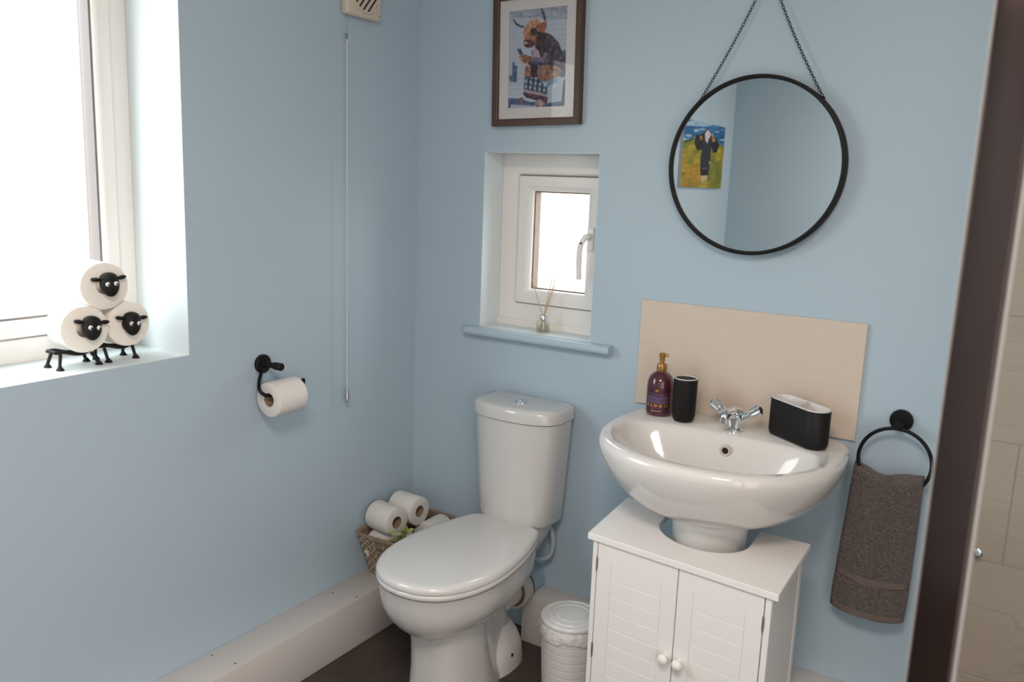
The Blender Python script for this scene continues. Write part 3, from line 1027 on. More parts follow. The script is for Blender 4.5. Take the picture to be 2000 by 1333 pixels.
# outside, from the bottom upwards: (half width, back y, front y, z)
for hw, yb, yf, z in ((0.085, -0.120, -0.330, 0.645), (0.125, -0.08, -0.358, 0.646), (0.172, -0.045, -0.390, 0.653), (0.214, -0.02, -0.422, 0.671), (0.248, -0.004, -0.450, 0.700), (0.272, -0.002, -0.473, 0.732), (0.289, -0.002, -0.490, 0.770), (0.2955, -0.002, -0.497, 0.793), (0.295, -0.002, -0.497, 0.807), (0.290, -0.004, -0.492, 0.8160), (0.283, -0.007, -0.485, 0.8190),
                      (0.268, -0.012, -0.470, 0.8195)):
    rings.append(ringz(basin_outline(hw, yb, yf), z))
# rim edge into the bowl: inner D set forward of the tap deck
for hw, yb, yf, z in ((0.256, -0.150, -0.458, 0.8185), (0.250, -0.157, -0.452, 0.8150), (0.244, -0.163, -0.446, 0.806), (0.233, -0.172, -0.436, 0.785), (0.208, -0.185, -0.412, 0.750), (0.178, -0.200, -0.388, 0.715), (0.130, -0.220, -0.355, 0.688), (0.070, -0.250, -0.320, 0.676), (0.022, -0.272, -0.300, 0.674)):
    rings.append(ringz(basin_outline(hw, yb, yf, 2.15, 3.4), z))
mb = MB().loft(rings, True, True)
bo = build('bowl', mb, 'ceramic', wb, angle=60)
ovx, ovz = 1.142, 0.780
oy = -0.1775
build('overflow_ring', MB().lathe([(0.0150, 0.006), (0.0150, -0.0015), (0.0125, -0.0035), (0.0085, -0.002), (0.0085, 0.006)], (ovx, oy, ovz), 'y', 32), 'cream', wb)
build('overflow_hole', MB().lathe([(0.0088, 0.006), (0.0088, 0.0005), (0.0005, 0.0005)], (ovx, oy, ovz), 'y', 24), 'plug', wb)
build('waste', MB().lathe([(0.024, 0.0), (0.024, 0.0025), (0.018, 0.003), (0.015, 0.0005), (0.0005, 0.0005)], (BX, -0.286, 0.6735), n=32), 'chrome', wb)

# pedestal
pd = Thing('pedestal', 'white ceramic pedestal rising through the cabinet top under the basin', 'pedestal', (1.150, -0.275, 0))
rings = []
for r_, z in ((0.105, 0.0), (0.105, 0.02), (0.090, 0.05), (0.084, 0.2), (0.084, 0.45), (0.088, 0.57), (0.094, 0.6445)):
    rings.append([(1.150+r_*math.cos(a), -0.275+r_*math.sin(a)*(1.0 if math.sin(a) < 0 else 0.85), z) for a in [2*PI*j/48 for j in range(48)]])
build('column', MB().loft(rings), 'ceramic', pd, angle=50)

# tap
tx, ty = 1.139, -0.110
tz = 0.8195
tp = Thing('basin_tap', 'chrome mixer tap with two splayed handles on the basin', 'tap', (tx, ty, tz))
build('base_flange', MB().lathe([(0.0235, 0), (0.0235, 0.004), (0.020, 0.006)], (tx, ty, tz), n=32), 'chrome', tp)
build('body', MB().lathe([(0.0190, 0.005), (0.0185, 0.016), (0.0225, 0.028), (0.0240, 0.038), (0.0215, 0.050), (0.0150, 0.058), (0.0005, 0.061)], (tx, ty, tz), n=36), 'chrome', tp)
for s_ in (-1, 1):
    a0 = Vector((tx+s_*0.008, ty, tz+0.026))
    dirn = Vector((s_*0.80, 0.02, 0.56)).normalized()
    build('side_arm', MB().tube([a0, a0+dirn*0.020, a0+dirn*0.036], [0.0140, 0.0125, 0.0105], 20), 'chrome', tp)
    h0 = a0+dirn*0.034
    # four-lobed handle
    rings = []
    sdv = dirn.cross(Vector((0, 1, 0))).normalized()
    bdv = dirn.cross(sdv)
    for l, rr, lobe in ((0, 0.0095, 0), (0.004, 0.0110, 0.06), (0.010, 0.0120, 0.16), (0.026, 0.0132, 0.18), (0.032, 0.0128, 0.12), (0.034, 0.0100, 0.03)):
        rings.append([h0+dirn*l+(sdv*math.cos(q)+bdv*math.sin(q))*rr*(1+lobe*math.cos(6*q)) for q in [2*PI*j/36 for j in range(36)]])
    hn = build('handle', MB().loft(rings), 'chrome', tp, angle=45)
    build('end_cap', MB().tube([h0+dirn*0.0335, h0+dirn*0.0352], 0.0070, 20), 'plug', hn)
pts = catmull([(tx, ty-0.006, tz+0.040), (tx-0.002, ty-0.026, tz+0.050), (tx-0.005, ty-0.044, tz+0.053), (tx-0.008, ty-0.058, tz+0.049), (tx-0.009, ty-0.062, tz+0.042)], 6)
spt = build('spout', MB().tube(pts, [0.0135]*8+[0.0115]*(len(pts)-8), 18), 'chrome', tp)
build('aerator', MB().lathe([(0.0112, 0), (0.0112, 0.012), (0.0115, 0.014)], (tx-0.009, ty-0.062, tz+0.031), n=24), 'chrome', spt)

# ------------------------------------------------------------------ things on the basin
# soap bottle
bx, by = 0.923, -0.092
sb = Thing('soap_dispenser', 'deep purple soap bottle with gold pump top left on the basin', 'soap bottle', (bx, by, tz))
prof = [(0.0310, 0), (0.0345, 0.003), (0.0362, 0.010), (0.0362, 0.080), (0.0345, 0.093), (0.0295, 0.106), (0.0200, 0.115), (0.0110, 0.119), (0.0100, 0.122), (0.0005, 0.122)]
build('bottle', MB().lathe([(r_, h_*1.01) for r_, h_ in prof], (bx, by, tz), n=48), 'soap', sb, angle=60)
build('pump_collar', MB().lathe([(0.0130, 0.1195), (0.0138, 0.121), (0.0138, 0.136), (0.0110, 0.141), (0.006, 0.142)], (bx, by, tz), n=28), 'gold', sb)
mb = MB().lathe([(0.006, 0.141), (0.006, 0.147), (0.0078, 0.149), (0.0070, 0.156), (0.0090, 0.160), (0.0090, 0.168), (0.006, 0.170), (0.0005, 0.1702)], (bx, by, tz), n=24)
mb.tube([(bx, by, tz+0.1625), (bx+0.010, by+0.004, tz+0.1650), (bx+0.015, by+0.006, tz+0.164)], 0.0040, 10)
build('pump_head', mb, 'gold', sb)


def paint_label():
    nu, nv = 90, 110
    u, v = np.meshgrid(np.linspace(0, 1, nu), np.linspace(0, 1, nv))
    I = np.zeros((nv, nu, 3))
    I[:] = (66, 30, 48)
    I += ((vnoise(u*400, v*400, 60, 3)-0.5)*16)[..., None]
    r_ = np.hypot((u-0.47)*0.9, (v-0.10)*1.3)
    th = np.arctan2(v-0.10, u-0.47)
    I[r_ < 0.075+0.016*np.cos(8*th)] = (150, 104, 44)
    I[r_ < 0.022] = (180, 140, 80)
    I[(np.abs(v-0.235) < 0.010) & (np.abs(u-0.5) < 0.40)] = (108, 80, 110)
    I[(np.abs(v-0.285) < 0.006) & (np.abs(u-0.5) < 0.28)] = (140, 112, 100)
    rr = np.random.RandomState(8)
    for k in range(7):      # rows of fine illegible small print
        vc = 0.355+0.042*k
        on = rr.rand(nu) > 0.28
        row = (np.abs(v-vc) < 0.012) & (np.abs(u-0.5) < 0.44-0.015*(k % 3))
        I[row & on[None, :]] = (112, 98, 136)
    # large gold characters
    for uc, w_ in ((0.11, 0.035), (0.27, 0.03), (0.45, 0.06), (0.64, 0.06), (0.80, 0.02), (0.90, 0.02)):
        k = (np.abs(u-uc) < w_) & (np.abs(v-0.715) < 0.055)
        I[k] = (178, 132, 58)
        if w_ > 0.03:
            k2 = (np.hypot((u-uc)/w_, (v-0.715)/0.045) < 0.5)
            I[k2] = (110, 70, 40)
    for vc, hw in ((0.81, 0.26), (0.85, 0.20)):
        on = rr.rand(nu) > 0.35
        k = (np.abs(v-vc) < 0.010) & (np.abs(u-0.5) < hw)
        I[k & on[None, :]] = (118, 76, 104)
    I[(np.abs(v-0.925) < 0.012) & (np.abs(u-0.48) < 0.20)] = (186, 150, 90)
    return np.clip(I, 0, 255)


ia = math.atan2(CAM.y-by, CAM.x-bx)-math.radians(10)
grid_print('label', paint_label(), lambda u, v: (bx+0.0366*math.cos(ia+(u-0.5)*1.9), by+0.0366*math.sin(ia+(u-0.5)*1.9), tz+0.079-0.068*v), sb, 'label')

# black tumbler
ux, uy = 1.002, -0.115
tu = Thing('tumbler', 'matt black bathroom tumbler with white inside next to the soap bottle', 'tumbler', (ux, uy, tz))
build('cup', MB().lathe([(0.018, 0), (0.0245, 0.002), (0.0278, 0.008), (0.0305, 0.020), (0.0315, 0.114), (0.0312, 0.1155), (0.0300, 0.1155)], (ux, uy, tz), n=48), 'blackp', tu, angle=60)
build('inner_cup', MB().lathe([(0.0305, 0.1145), (0.0302, 0.1175), (0.0280, 0.1175), (0.0277, 0.114), (0.0268, 0.070), (0.0005, 0.068)], (ux, uy, tz), n=48), 'liner', tu, angle=60)

# oval toothbrush holder
th_ = Thing('toothbrush_holder', 'matt black oval toothbrush holder with white divided top right of tap', 'toothbrush holder', (1.297, -0.104, tz), rotz=math.radians(-36))


def stad(hl_, hw_, z, n=16):
    out = []
    for k in range(n+1):
        a = -PI/2+PI*k/n
        out.append((hl_-hw_+hw_*math.cos(a), hw_*math.sin(a), z))
    for k in range(n+1):
        a = PI/2+PI*k/n
        out.append((-(hl_-hw_)+hw_*math.cos(a), hw_*math.sin(a), z))
    return out


HL, HW, HH = 0.092, 0.033, 0.094
build('body', MB().loft([stad(HL-0.010, HW-0.009, 0), stad(HL-0.004, HW-0.003, 0.003), stad(HL-0.0008, HW-0.0006, 0.009), stad(HL, HW, 0.016), stad(HL, HW, HH), stad(HL-0.0015, HW-0.0015, HH+0.001)], True, False), 'blackp', th_, world=False, angle=60)
mb = MB().loft([stad(HL-0.0012, HW-0.0012, HH), stad(HL-0.0016, HW-0.0016, HH+0.0035), stad(HL-0.004, HW-0.004, HH+0.0035), stad(HL-0.0048, HW-0.0048, HH+0.0020), stad(HL-0.007, HW-0.007, HH-0.06)], False, False)
build('insert_rim', mb, 'liner', th_, world=False, angle=60)
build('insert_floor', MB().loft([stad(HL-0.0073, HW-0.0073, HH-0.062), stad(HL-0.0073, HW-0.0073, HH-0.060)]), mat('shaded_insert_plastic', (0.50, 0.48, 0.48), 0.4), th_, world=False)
for x0_, x1_, sg in ((-0.034, -0.006, 1), (-0.006, 0.018, -1)):
    pts_ = [(x0_, -0.0275*sg), (x0_+0.0035, -0.0275*sg), (x1_+0.0035, 0.0275*sg), (x1_, 0.0275*sg)]
    build('divider', MB().loft([[(a, b, z) for a, b in pts_] for z in (HH-0.058, HH+0.0030)]), 'liner', th_, world=False, smooth=False)

# ------------------------------------------------------------------ vanity cabinet round the pedestal
CT = 0.604
FLc, FRc, BRc, BLc = Vector((0.917, -0.474)), Vector((1.386, -0.522)), Vector((1.377, -0.210)), Vector((0.893, -0.197))
cb = Thing('vanity_cabinet', 'white two-door under-basin cabinet with small round knobs', 'cabinet', (1.142, -0.35, 0))
TWd, TDp = 0.47, 0.315


def cmap(p):
    u_, v_ = p.x/TWd, p.y/TDp      # x 0..W from left, y 0..D from front
    q = FLc*(1-u_)*(1-v_)+FRc*u_*(1-v_)+BRc*u_*v_+BLc*(1-u_)*v_
    return Vector((q.x, q.y, p.z))


def cpart(name, mb, m, parent=cb, **k):
    return build(name, mb.map(cmap), m, parent, **k)


# top with a U cut-out for the pedestal
hxc, hr, hyc = 0.241, 0.112, 0.208
arc = [(hxc+hr*math.cos(a), hyc+hr*math.sin(a)*0.98) for a in [PI+PI*k/28 for k in range(29)]]
top2 = [(0, 0)]
mb = MB()
for z, rev in ((CT-0.016, False), (CT, True)):
    pass
npts = len(arc)
# build the slab as strips between the arc and the outer rim
outer = []
for k in range(npts):
    f_ = k/(npts-1)
    # outer rim walked from back-left via front to back-right
    tot = TDp+TWd+TDp
    s_ = f_*tot
    if s_ < TDp:
        outer.append((0, TDp-s_))
    elif s_ < TDp+TWd:
        outer.append((s_-TDp, 0))
    else:
        outer.append((TWd, s_-TDp-TWd))
# snap corners
outer[min(range(npts), key=lambda k: abs(outer[k][0])+abs(outer[k][1]))] = (0, 0)
outer[min(range(npts), key=lambda k: abs(outer[k][0]-TWd)+abs(outer[k][1]))] = (TWd, 0)
arcb = [(hxc-hr, TDp)]+arc+[(hxc+hr, TDp)]
outb = [(0, TDp)]+outer+[(TWd, TDp)]
n_ = len(arcb)
v_ = []
for z in (CT-0.016, CT):
    v_ += [(a, b, z) for a, b in arcb]+[(a, b, z) for a, b in outb]
f_ = []
for k in range(n_-1):
    f_.append((2*n_+k, 2*n_+k+1, 3*n_+k+1, 3*n_+k))
    f_.append((k, n_+k, n_+k+1, k+1))
    f_.append((k, k+1, 2*n_+k+1, 2*n_+k))
    f_.append((n_+k, 3*n_+k, 3*n_+k+1, n_+k+1))
f_.append((0, 2*n_, 3*n_, n_))
f_.append((n_-1, 2*n_-1, 4*n_-1, 3*n_-1))
mb = MB()
mb.add(v_, f_)
cpart('top_board', mb, 'cab', bevel=0.0012, seg=1, angle=30)
cz1 = CT-0.016
o_ = 0.014      # overhang
cpart('side_panel', MB().box((o_, 0.022, 0.0), (o_+0.015, TDp-0.006, cz1)), 'cab', bevel=0.0006, seg=1)
cpart('side_panel', MB().box((TWd-o_-0.015, 0.022, 0.0), (TWd-o_, TDp-0.035, cz1)), 'cab', bevel=0.0006, seg=1)
cpart('back_post', MB().box((TWd-o_-0.018, TDp-0.034, 0.0), (TWd-o_+0.002, TDp-0.006, cz1)), 'cab', bevel=0.0006, seg=1)
cpart('front_stile', MB().box((o_, 0.008, 0.0), (o_+0.012, 0.0218, cz1)), 'cab', bevel=0.0006, seg=1)
cpart('front_stile', MB().box((TWd-o_-0.0135, 0.008, 0.0), (TWd-o_, 0.0218, cz1)), 'cab', bevel=0.0006, seg=1)
cpart('bottom_board', MB().box((o_+0.015, 0.024, 0.03), (TWd-o_-0.015, TDp-0.01, 0.045)), 'cab', smooth=False)
cpart('plinth', MB().box((o_+0.0125, 0.012, 0.0), (TWd-o_-0.0140, 0.021, 0.032)), 'cab', smooth=False)
dxl, dxm, dxr = o_+0.0145, 0.2405, TWd-o_-0.0160
for di, (a, b) in enumerate(((dxl, dxm-0.0012), (dxm+0.0012, dxr))):
    dth0, dth1 = 0.008, 0.021
    dt, dbz = cz1-0.003, 0.035
    mb = MB()
    px0, px1, pz0, pz1 = a+0.038, b-0.038, dbz+0.05, dt-0.045
    # rails and stiles of the door, with a groove round a field of boards
    mb.box((a, dth0, dbz), (px0, dth1, dt)).box((px1, dth0, dbz), (b, dth1, dt))
    mb.box((px0, dth0, dbz), (px1, dth1, pz0)).box((px0, dth0, pz1), (px1, dth1, dt))
    mb.box((px0, dth0+0.0016, pz0), (px1, dth1, pz1))
    door = cpart('door', mb, 'cab', smooth=False)
    nb = 11
    hb = (pz1-pz0)/nb
    for k in range(nb):
        za, zb = pz0+k*hb, pz0+(k+1)*hb
        cpart('board', MB().box((px0+0.0012, dth0+0.0002, za+0.0005), (px1-0.0012, dth0+0.006, zb-0.0005)), 'cab', parent=door, bevel=0.0007, seg=1, smooth=False)
    kx = b-0.0165 if di == 0 else a+0.0165
    kz = 0.364
    kb = MB().lathe([(0.0055, 0), (0.0048, 0.007), (0.0058, 0.010), (0.0105, 0.013), (0.0125, 0.019), (0.0115, 0.025), (0.007, 0.029), (0.0005, 0.030)], (0, 0, 0), 'y', 28)
    kb.v = [(p[0]+kx, dth0-p[1], p[2]+kz) for p in kb.v]
    cpart('knob', kb, 'knob', parent=door, angle=60)
    hxp = a-0.0012 if di == 0 else b+0.0012
    for hz_ in (0.525, 0.085) if di else (0.530, 0.305, 0.085):
        hb_ = MB().tube([(hxp, 0.0070, hz_-0.019), (hxp, 0.0070, hz_+0.019)], 0.0020, 8)
        hb_.box((hxp-0.0028, 0.0074, hz_-0.014), (hxp+0.0028, 0.0084, hz_+0.014))
        cpart('hinge', hb_, 'steel', parent=door)

# ------------------------------------------------------------------ toilet
TXc = 0.493
to = Thing('toilet', 'white close-coupled toilet with closed lid beside the cabinet', 'toilet', (TXc, -0.35, 0))


def egg(pts, z, inset=0.0, k=6):
    """mirror a half outline (x,y) front to back into a closed ring at height z"""
    half = catmull([(x, y, 0) for x, y in pts], k)
    cy_ = -0.42
    out = []
    for p in half:
        out.append(p)
    for p in reversed(half[1:-1]):
        out.append(Vector((-p.x, p.y, 0)))
    res = []
    for p in out:
        d = Vector((p.x, p.y-cy_, 0))
        l = d.length
        q = d*(max(l-inset, 0.001)/l)
        res.append((TXc+q.x, cy_+q.y, z(p) if callable(z) else z))
    return res


LID = [(0, -0.672), (0.058, -0.662), (0.112, -0.626), (0.150, -0.565), (0.169, -0.490), (0.171, -0.410), (0.160, -0.320), (0.140, -0.235), (0.118, -0.172), (0.085, -0.150), (0, -0.147)]
RIM = [(x*0.985, -0.40+(y+0.40)*0.985) for x, y in LID]
ZR = 0.385
# pan: bowl outside
rings = []
prof = [(0.0, ZR), (0.004, ZR-0.012), (0.006, ZR-0.035), (0.012, ZR-0.065), (0.026, ZR-0.095), (0.048, ZR-0.122), (0.075, ZR-0.143), (0.098, ZR-0.155), (0.110, ZR-0.165)]
mbp = MB()
rg = []
base = [(x, y) for x, y in RIM]
for ins, z in prof:
    s_ = []
    for (x, y) in base:
        cyy = -0.40
        kx = 1-ins/0.172
        fy = (y-cyy)/0.27
        # the front comes in; the back stays under the cistern
        if y < cyy:
            ny = cyy+(y-cyy)*(1-ins/0.27)
        else:
            ny = y
        s_.append((x*max(kx, 0.2), ny))
    rg.append(egg(s_, z))
mbp.loft(list(reversed(rg)))
# back shelf that carries the cistern
sh = []
for z, hw, y0_, y1_ in ((0.290, 0.055, -0.235, -0.130), (0.330, 0.070, -0.235, -0.090), (0.370, 0.086, -0.235, -0.065), (0.405, 0.094, -0.190, -0.050), (0.412, 0.092, -0.185, -0.052)):
    sh.append([(TXc+sx_*hw, yy, z) for sx_, yy in ((-1, y0_), (-0.6, y0_-0.012), (0, y0_-0.016), (0.6, y0_-0.012), (1, y0_), (1, (y0_+y1_)/2), (1, y1_), (0.5, y1_), (-0.5, y1_), (-1, y1_), (-1, (y0_+y1_)/2))])
mbp.loft(sh)
# foot: column front, waist behind
ft = []
for z, hwf_, hwb_, yf_, yb_, ex in ((0.0, 0.106, 0.072, -0.560, -0.118, 3.4), (0.016, 0.105, 0.071, -0.558, -0.119, 3.4), (0.05, 0.102, 0.060, -0.553, -0.130, 3.2), (0.12, 0.100, 0.052, -0.550, -0.165, 3.0), (0.19, 0.100, 0.056, -0.552, -0.200, 2.9), (0.235, 0.104, 0.070, -0.558, -0.215, 2.8), (0.270, 0.116, 0.090, -0.575, -0.21, 2.6)):
    cy_ = (yf_+yb_)/2
    hy = (yb_-yf_)/2
    ring = []
    for a in [2*PI*j/72 for j in range(72)]:
        c, q = math.cos(a), math.sin(a)
        y_ = math.copysign(abs(q)**(2/ex), q)
        x_ = math.copysign(abs(c)**(2/ex), c)
        t_ = min(max((y_+0.25)/0.6, 0), 1)
        t_ = t_*t_*(3-2*t_)
        ring.append((TXc+(hwf_*(1-t_)+hwb_*t_)*x_, cy_+hy*y_, z))
    ft.append(ring)
mbp.loft(ft)
# low rear flange with the fixing bolts
fl = []
for z, hw, yf_, yb_ in ((0.0, 0.088, -0.340, -0.128), (0.025, 0.087, -0.335, -0.130), (0.060, 0.081, -0.310, -0.138), (0.100, 0.068, -0.285, -0.155), (0.130, 0.050, -0.26, -0.175)):
    cy_, hy = (yf_+yb_)/2, (yb_-yf_)/2
    fl.append([(TXc+hw*math.copysign(abs(math.cos(a))**0.7, math.cos(a)), cy_+hy*math.copysign(abs(math.sin(a))**0.8, math.sin(a)), z) for a in [2*PI*j/48 for j in range(48)]])
mbp.loft(fl)
# outlet spigot
mbp.lathe([(0.046, -0.20), (0.046, -0.085)], (TXc-0.004, 0, 0.183), 'y', 36)
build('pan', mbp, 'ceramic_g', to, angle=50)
build('bolt_cap', MB().lathe([(0.006, 0), (0.005, 0.003), (0.0005, 0.004)], (TXc+0.0815, -0.238, 0.048), 'x', 14), 'plug', to)


def lidz(z0, crown):
    def f(p):
        d = math.hypot(p.x/0.171, (p.y+0.41)/0.262)
        return z0+crown*(1-min(d, 1)**2)
    return f


# seat ring (solid below the lid) and lid
build('seat', MB().loft([egg(LID, ZR+0.003, 0.006), egg(LID, ZR+0.005, 0.0025), egg(LID, ZR+0.016, 0.001), egg(LID, ZR+0.0185, 0.004)]), 'seatp', to, angle=60)
lr = [egg(LID, ZR+0.0205, 0.006), egg(LID, ZR+0.0215, 0.002), egg(LID, ZR+0.030, 0.000), egg(LID, ZR+0.0365, 0.0030), egg(LID, ZR+0.0400, 0.009)]
for ins in (0.02, 0.04, 0.07, 0.10, 0.13):
    lr.append(egg(LID, ZR+0.0410+0.004*(ins/0.13), ins))
build('lid', MB().loft(lr), 'seatp', to, angle=60)
for s_ in (-1, 1):
    build('hinge', MB().tube([(TXc+s_*0.062, -0.158, ZR+0.018), (TXc+s_*0.092, -0.158, ZR+0.018)], 0.010, 16), 'seatp', to)


def cist_ring(hwf, hwb, yb, yf, z, bow, n=14):
    """rounded D plan: flat back, bowed front"""
    pts = [(hwb, yb, 0), (hwb*1.0, yb-0.012, 0)]
    pts = []
    out = []
    e_ = 3.6
    cy_ = (yb+yf)/2
    hy = (yb-yf)/2
    for j in range(72):
        a = 2*PI*j/72
        c, s_ = math.cos(a), math.sin(a)
        ee = 3.4 if s_ < 0 else 9
        x = math.copysign(abs(c)**(2/ee), c)
        y = math.copysign(abs(s_)**(2/ee), s_)
        hw = hwf if y < 0 else hwf+(hwb-hwf)*y
        yy = cy_+hy*y
        if y < 0:
            yy -= bow*(1-x*x)*(-y)
        out.append((TXc-0.007+hw*x, yy, z))
    return out


cr_ = []
for z, hw, yf in ((0.410, 0.110, -0.140), (0.414, 0.119, -0.150), (0.425, 0.1240, -0.1535), (0.50, 0.1290, -0.156), (0.60, 0.1355, -0.159), (0.70, 0.1415, -0.161), (0.737, 0.1430, -0.162)):
    cr_.append(cist_ring(hw, hw, -0.018, yf, z, 0.020))
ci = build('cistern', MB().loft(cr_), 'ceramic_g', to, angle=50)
cl = []
for z, hw, yf in ((0.7395, 0.146, -0.166), (0.741, 0.1485, -0.1685), (0.766, 0.1490, -0.169), (0.7745, 0.1470, -0.167), (0.7790, 0.1410, -0.160), (0.7805, 0.126, -0.145)):
    cl.append(cist_ring(hw, hw, -0.016 if hw > 0.138 else -0.022, yf, z, 0.021))
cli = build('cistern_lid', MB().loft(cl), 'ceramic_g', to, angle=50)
build('flush_button', MB().lathe([(0.0205, 0), (0.0205, 0.003), (0.018, 0.0045), (0.0165, 0.0032), (0.0005, 0.0034)], (TXc-0.003, -0.100, 0.7800), n=32), 'chrome', cli)
build('button_half', MB().lathe([(0.0085, 0.0030), (0.0080, 0.0052), (0.0005, 0.0056)], (TXc-0.008, -0.102, 0.7800), n=24), 'chrome', cli)

# soil pipe, connector, water feed
wp = Thing('waste_pipe', 'blue painted soil pipe with white collar behind the toilet', 'pipe', (TXc+0.008, 0, 0.19))
cxp, czp = TXc-0.004, 0.183
build('pipe', MB().lathe([(0.055, -0.072), (0.055, 0.0)], (cxp, 0, czp), 'y', 40), 'pipeb', wp)
build('collar', MB().lathe([(0.0475, -0.122), (0.0600, -0.122), (0.0625, -0.118), (0.0625, -0.084), (0.0600, -0.080), (0.0475, -0.080), (0.0475, -0.122)], (cxp, 0, czp), 'y', 44), 'collar', wp)
build('collar_seal', MB().lathe([(0.0462, -0.1255), (0.0520, -0.1255), (0.0540, -0.1215), (0.0462, -0.1215), (0.0462, -0.1255)], (cxp, 0, czp), 'y', 44), 'rust', wp, label='brown stained rubber seal')
build('clamp_band', MB().lathe([(0.0560, -0.0795), (0.0595, -0.0795), (0.0595, -0.0735), (0.0560, -0.0735), (0.0560, -0.0795)], (cxp, 0, czp), 'y', 44), 'plug', wp, label='dark band round the pipe')
wf = Thing('water_pipe', 'thin grey plastic water pipe looping under the cistern', 'pipe', (0.59, -0.03, 0.36))
pts = catmull([(0.560, -0.046, 0.408), (0.566, -0.040, 0.395), (0.578, -0.036, 0.372), (0.584, -0.034, 0.33), (0.578, -0.036, 0.295), (0.562, -0.042, 0.278), (0.545, -0.045, 0.272), (0.50, -0.045, 0.272)], 6)
build('tube', MB().tube(pts, 0.0075, 12), 'pipew', wf)
build('nut', MB().lathe([(0.011, 0), (0.012, 0.002), (0.012, 0.016), (0.010, 0.018)], (0.560, -0.046, 0.388), n=6), 'pipew', wf)

# ------------------------------------------------------------------ pedal-less bathroom bin
bcx, bcy, bh = 0.800, -0.305, 0.284
bn = Thing('waste_bin', 'small round white plastic waste bin with flat lid between toilet and cabinet', 'bin', (bcx, bcy, 0))
pr_ = [(0.066, 0.0), (0.068, 0.003)]
z = 0.02
while z < 0.205:
    r_ = 0.068+0.012*z/0.24
    pr_ += [(r_, z), (r_+0.0006, z+0.0150), (r_+0.0006, z+0.0168), (r_-0.0012, z+0.0180), (r_-0.0012, z+0.0190)]
    z += 0.0205
pr_ += [(0.0785, 0.243), (0.0760, 0.243), (0.066, 0.01), (0.0005, 0.008)]
build('body', MB().lathe(pr_, (bcx, bcy, 0), n=64), 'bin', bn, angle=30)
rings = []
nbag = 96
for k, (r_, z_) in enumerate(((0.0780, 0.2455), (0.0815, 0.2460), (0.0845, 0.2360), (0.0845, 0.222), (0.0835, 0.2145), (0.0805, 0.216))):
    ring = []
    for j in range(nbag):
        a = 2*PI*j/nbag
        wv = 0.0012*math.sin(a*17+k*0.8)+0.0009*math.sin(a*31+k)+0.0006*random.uniform(-1, 1)
        dz_ = (0.004*math.sin(a*5+1)+0.002*math.sin(a*13))*(1 if k in (3, 4, 5) else 0)
        ring.append((bcx+(r_+wv)*math.cos(a), bcy+(r_+wv)*math.sin(a), z_+dz_))
    rings.append(ring)
build('bin_liner', MB().loft(rings, False, False), 'bag', bn, angle=70, label='crumpled white bag edge')
build('lid', MB().lathe([(0.0800, 0.2465), (0.0815, 0.2480), (0.0815, 0.2535), (0.0790, 0.2570), (0.0720, 0.2585), (0.0690, 0.2562), (0.0640, 0.2562), (0.0615, 0.2590), (0.0500, 0.2605), (0.0475, 0.2590), (0.0440, 0.2590), (0.0410, 0.2610), (0.0200, 0.2620), (0.0005, 0.2622)], (bcx, bcy, 0), n=64), 'binlid', bn, angle=25)

bn.o.scale = (1.04, 1.04, 1.085)

# ------------------------------------------------------------------ basket of rolls in the corner
bk = Thing('wicker_basket', 'seagrass basket of toilet rolls in the corner on boxed skirting', 'basket', (0.10, -0.15, H))
# bottom rectangle and top rectangle (flared), both slightly rounded
def brect(f_):
    x0_ = 0.022*(1-f_)+0.008*f_
    x1_ = 0.170*(1-f_)+0.206*f_
    y0_ = -0.244*(1-f_)-0.304*f_
    y1_ = -0.040*(1-f_)-0.012*f_
    return x0_, x1_, y0_, y1_


def bpoint(s_, f_, off=0.0):
    x0_, x1_, y0_, y1_ = brect(f_)
    cx_, cy_, hx_, hy_ = (x0_+x1_)/2, (y0_+y1_)/2, (x1_-x0_)/2+off, (y1_-y0_)/2+off
    a = 2*PI*s_
    e_ = 0.28
    c, q = math.cos(a), math.sin(a)
    return Vector((cx_+hx_*math.copysign(abs(c)**e_, c), cy_+hy_*math.copysign(abs(q)**e_, q), 0))


BH = 0.151
# arc-length parametrisation of the plan
NS = 720
_p = [bpoint(k/NS, 0.7) for k in range(NS+1)]
_l = [0]
for k in range(NS):
    _l.append(_l[-1]+(_p[k+1]-_p[k]).length)


def sarc(t):
    t = (t % 1)*_l[-1]
    import bisect
    k = bisect.bisect_left(_l, t)
    k = max(1, min(NS, k))
    a = (t-_l[k-1])/(_l[k]-_l[k-1]+1e-9)
    return (k-1+a)/NS


NST = 56
mbw, mbl = MB(), MB()
NR = 13
for i in range(NR):
    f_ = (i+0.5)/NR
    pts = []
    for k in range(NST*3):
        t = k/(NST*3)
        ph = PI*(t*NST)+PI*i
        p = bpoint(sarc(t), f_, 0.0016*math.cos(ph))
        p.z = H+0.004+BH*f_
        pts.append(p)
    mbw.tube(pts, 0.0050, 5, closed=True)
for k in range(NST):
    t = (k+0.5)/NST
    pts = []
    for i in range(NR*2+1):
        f_ = i/(NR*2)
        p = bpoint(sarc(t), f_, 0.0018+0.0034*math.cos(PI*(f_*NR-0.5)+PI*k))
        p.z = H+0.004+BH*f_
        pts.append(p)
    mbl.tube(catmull(pts, 2), 0.0026, 5)
build('woven_side', mbw, 'straw', bk, kind='stuff')
build('pale_stakes', mbl, 'strawl', bk, kind='stuff')
pts = []
for k in range(160):
    p = bpoint(sarc(k/160), 1.0, 0.0008*math.sin(k*1.3))
    p.z = H+0.004+BH+0.001*math.cos(k*1.3)
    pts.append(p)
build('rim', MB().tube(pts, 0.0062, 7, closed=True), 'straw', bk)
bt = brect(0.02)
build('base', MB().box((bt[0], bt[2], H+0.0005), (bt[1], bt[3], H+0.006)), 'straw', bk, smooth=False)
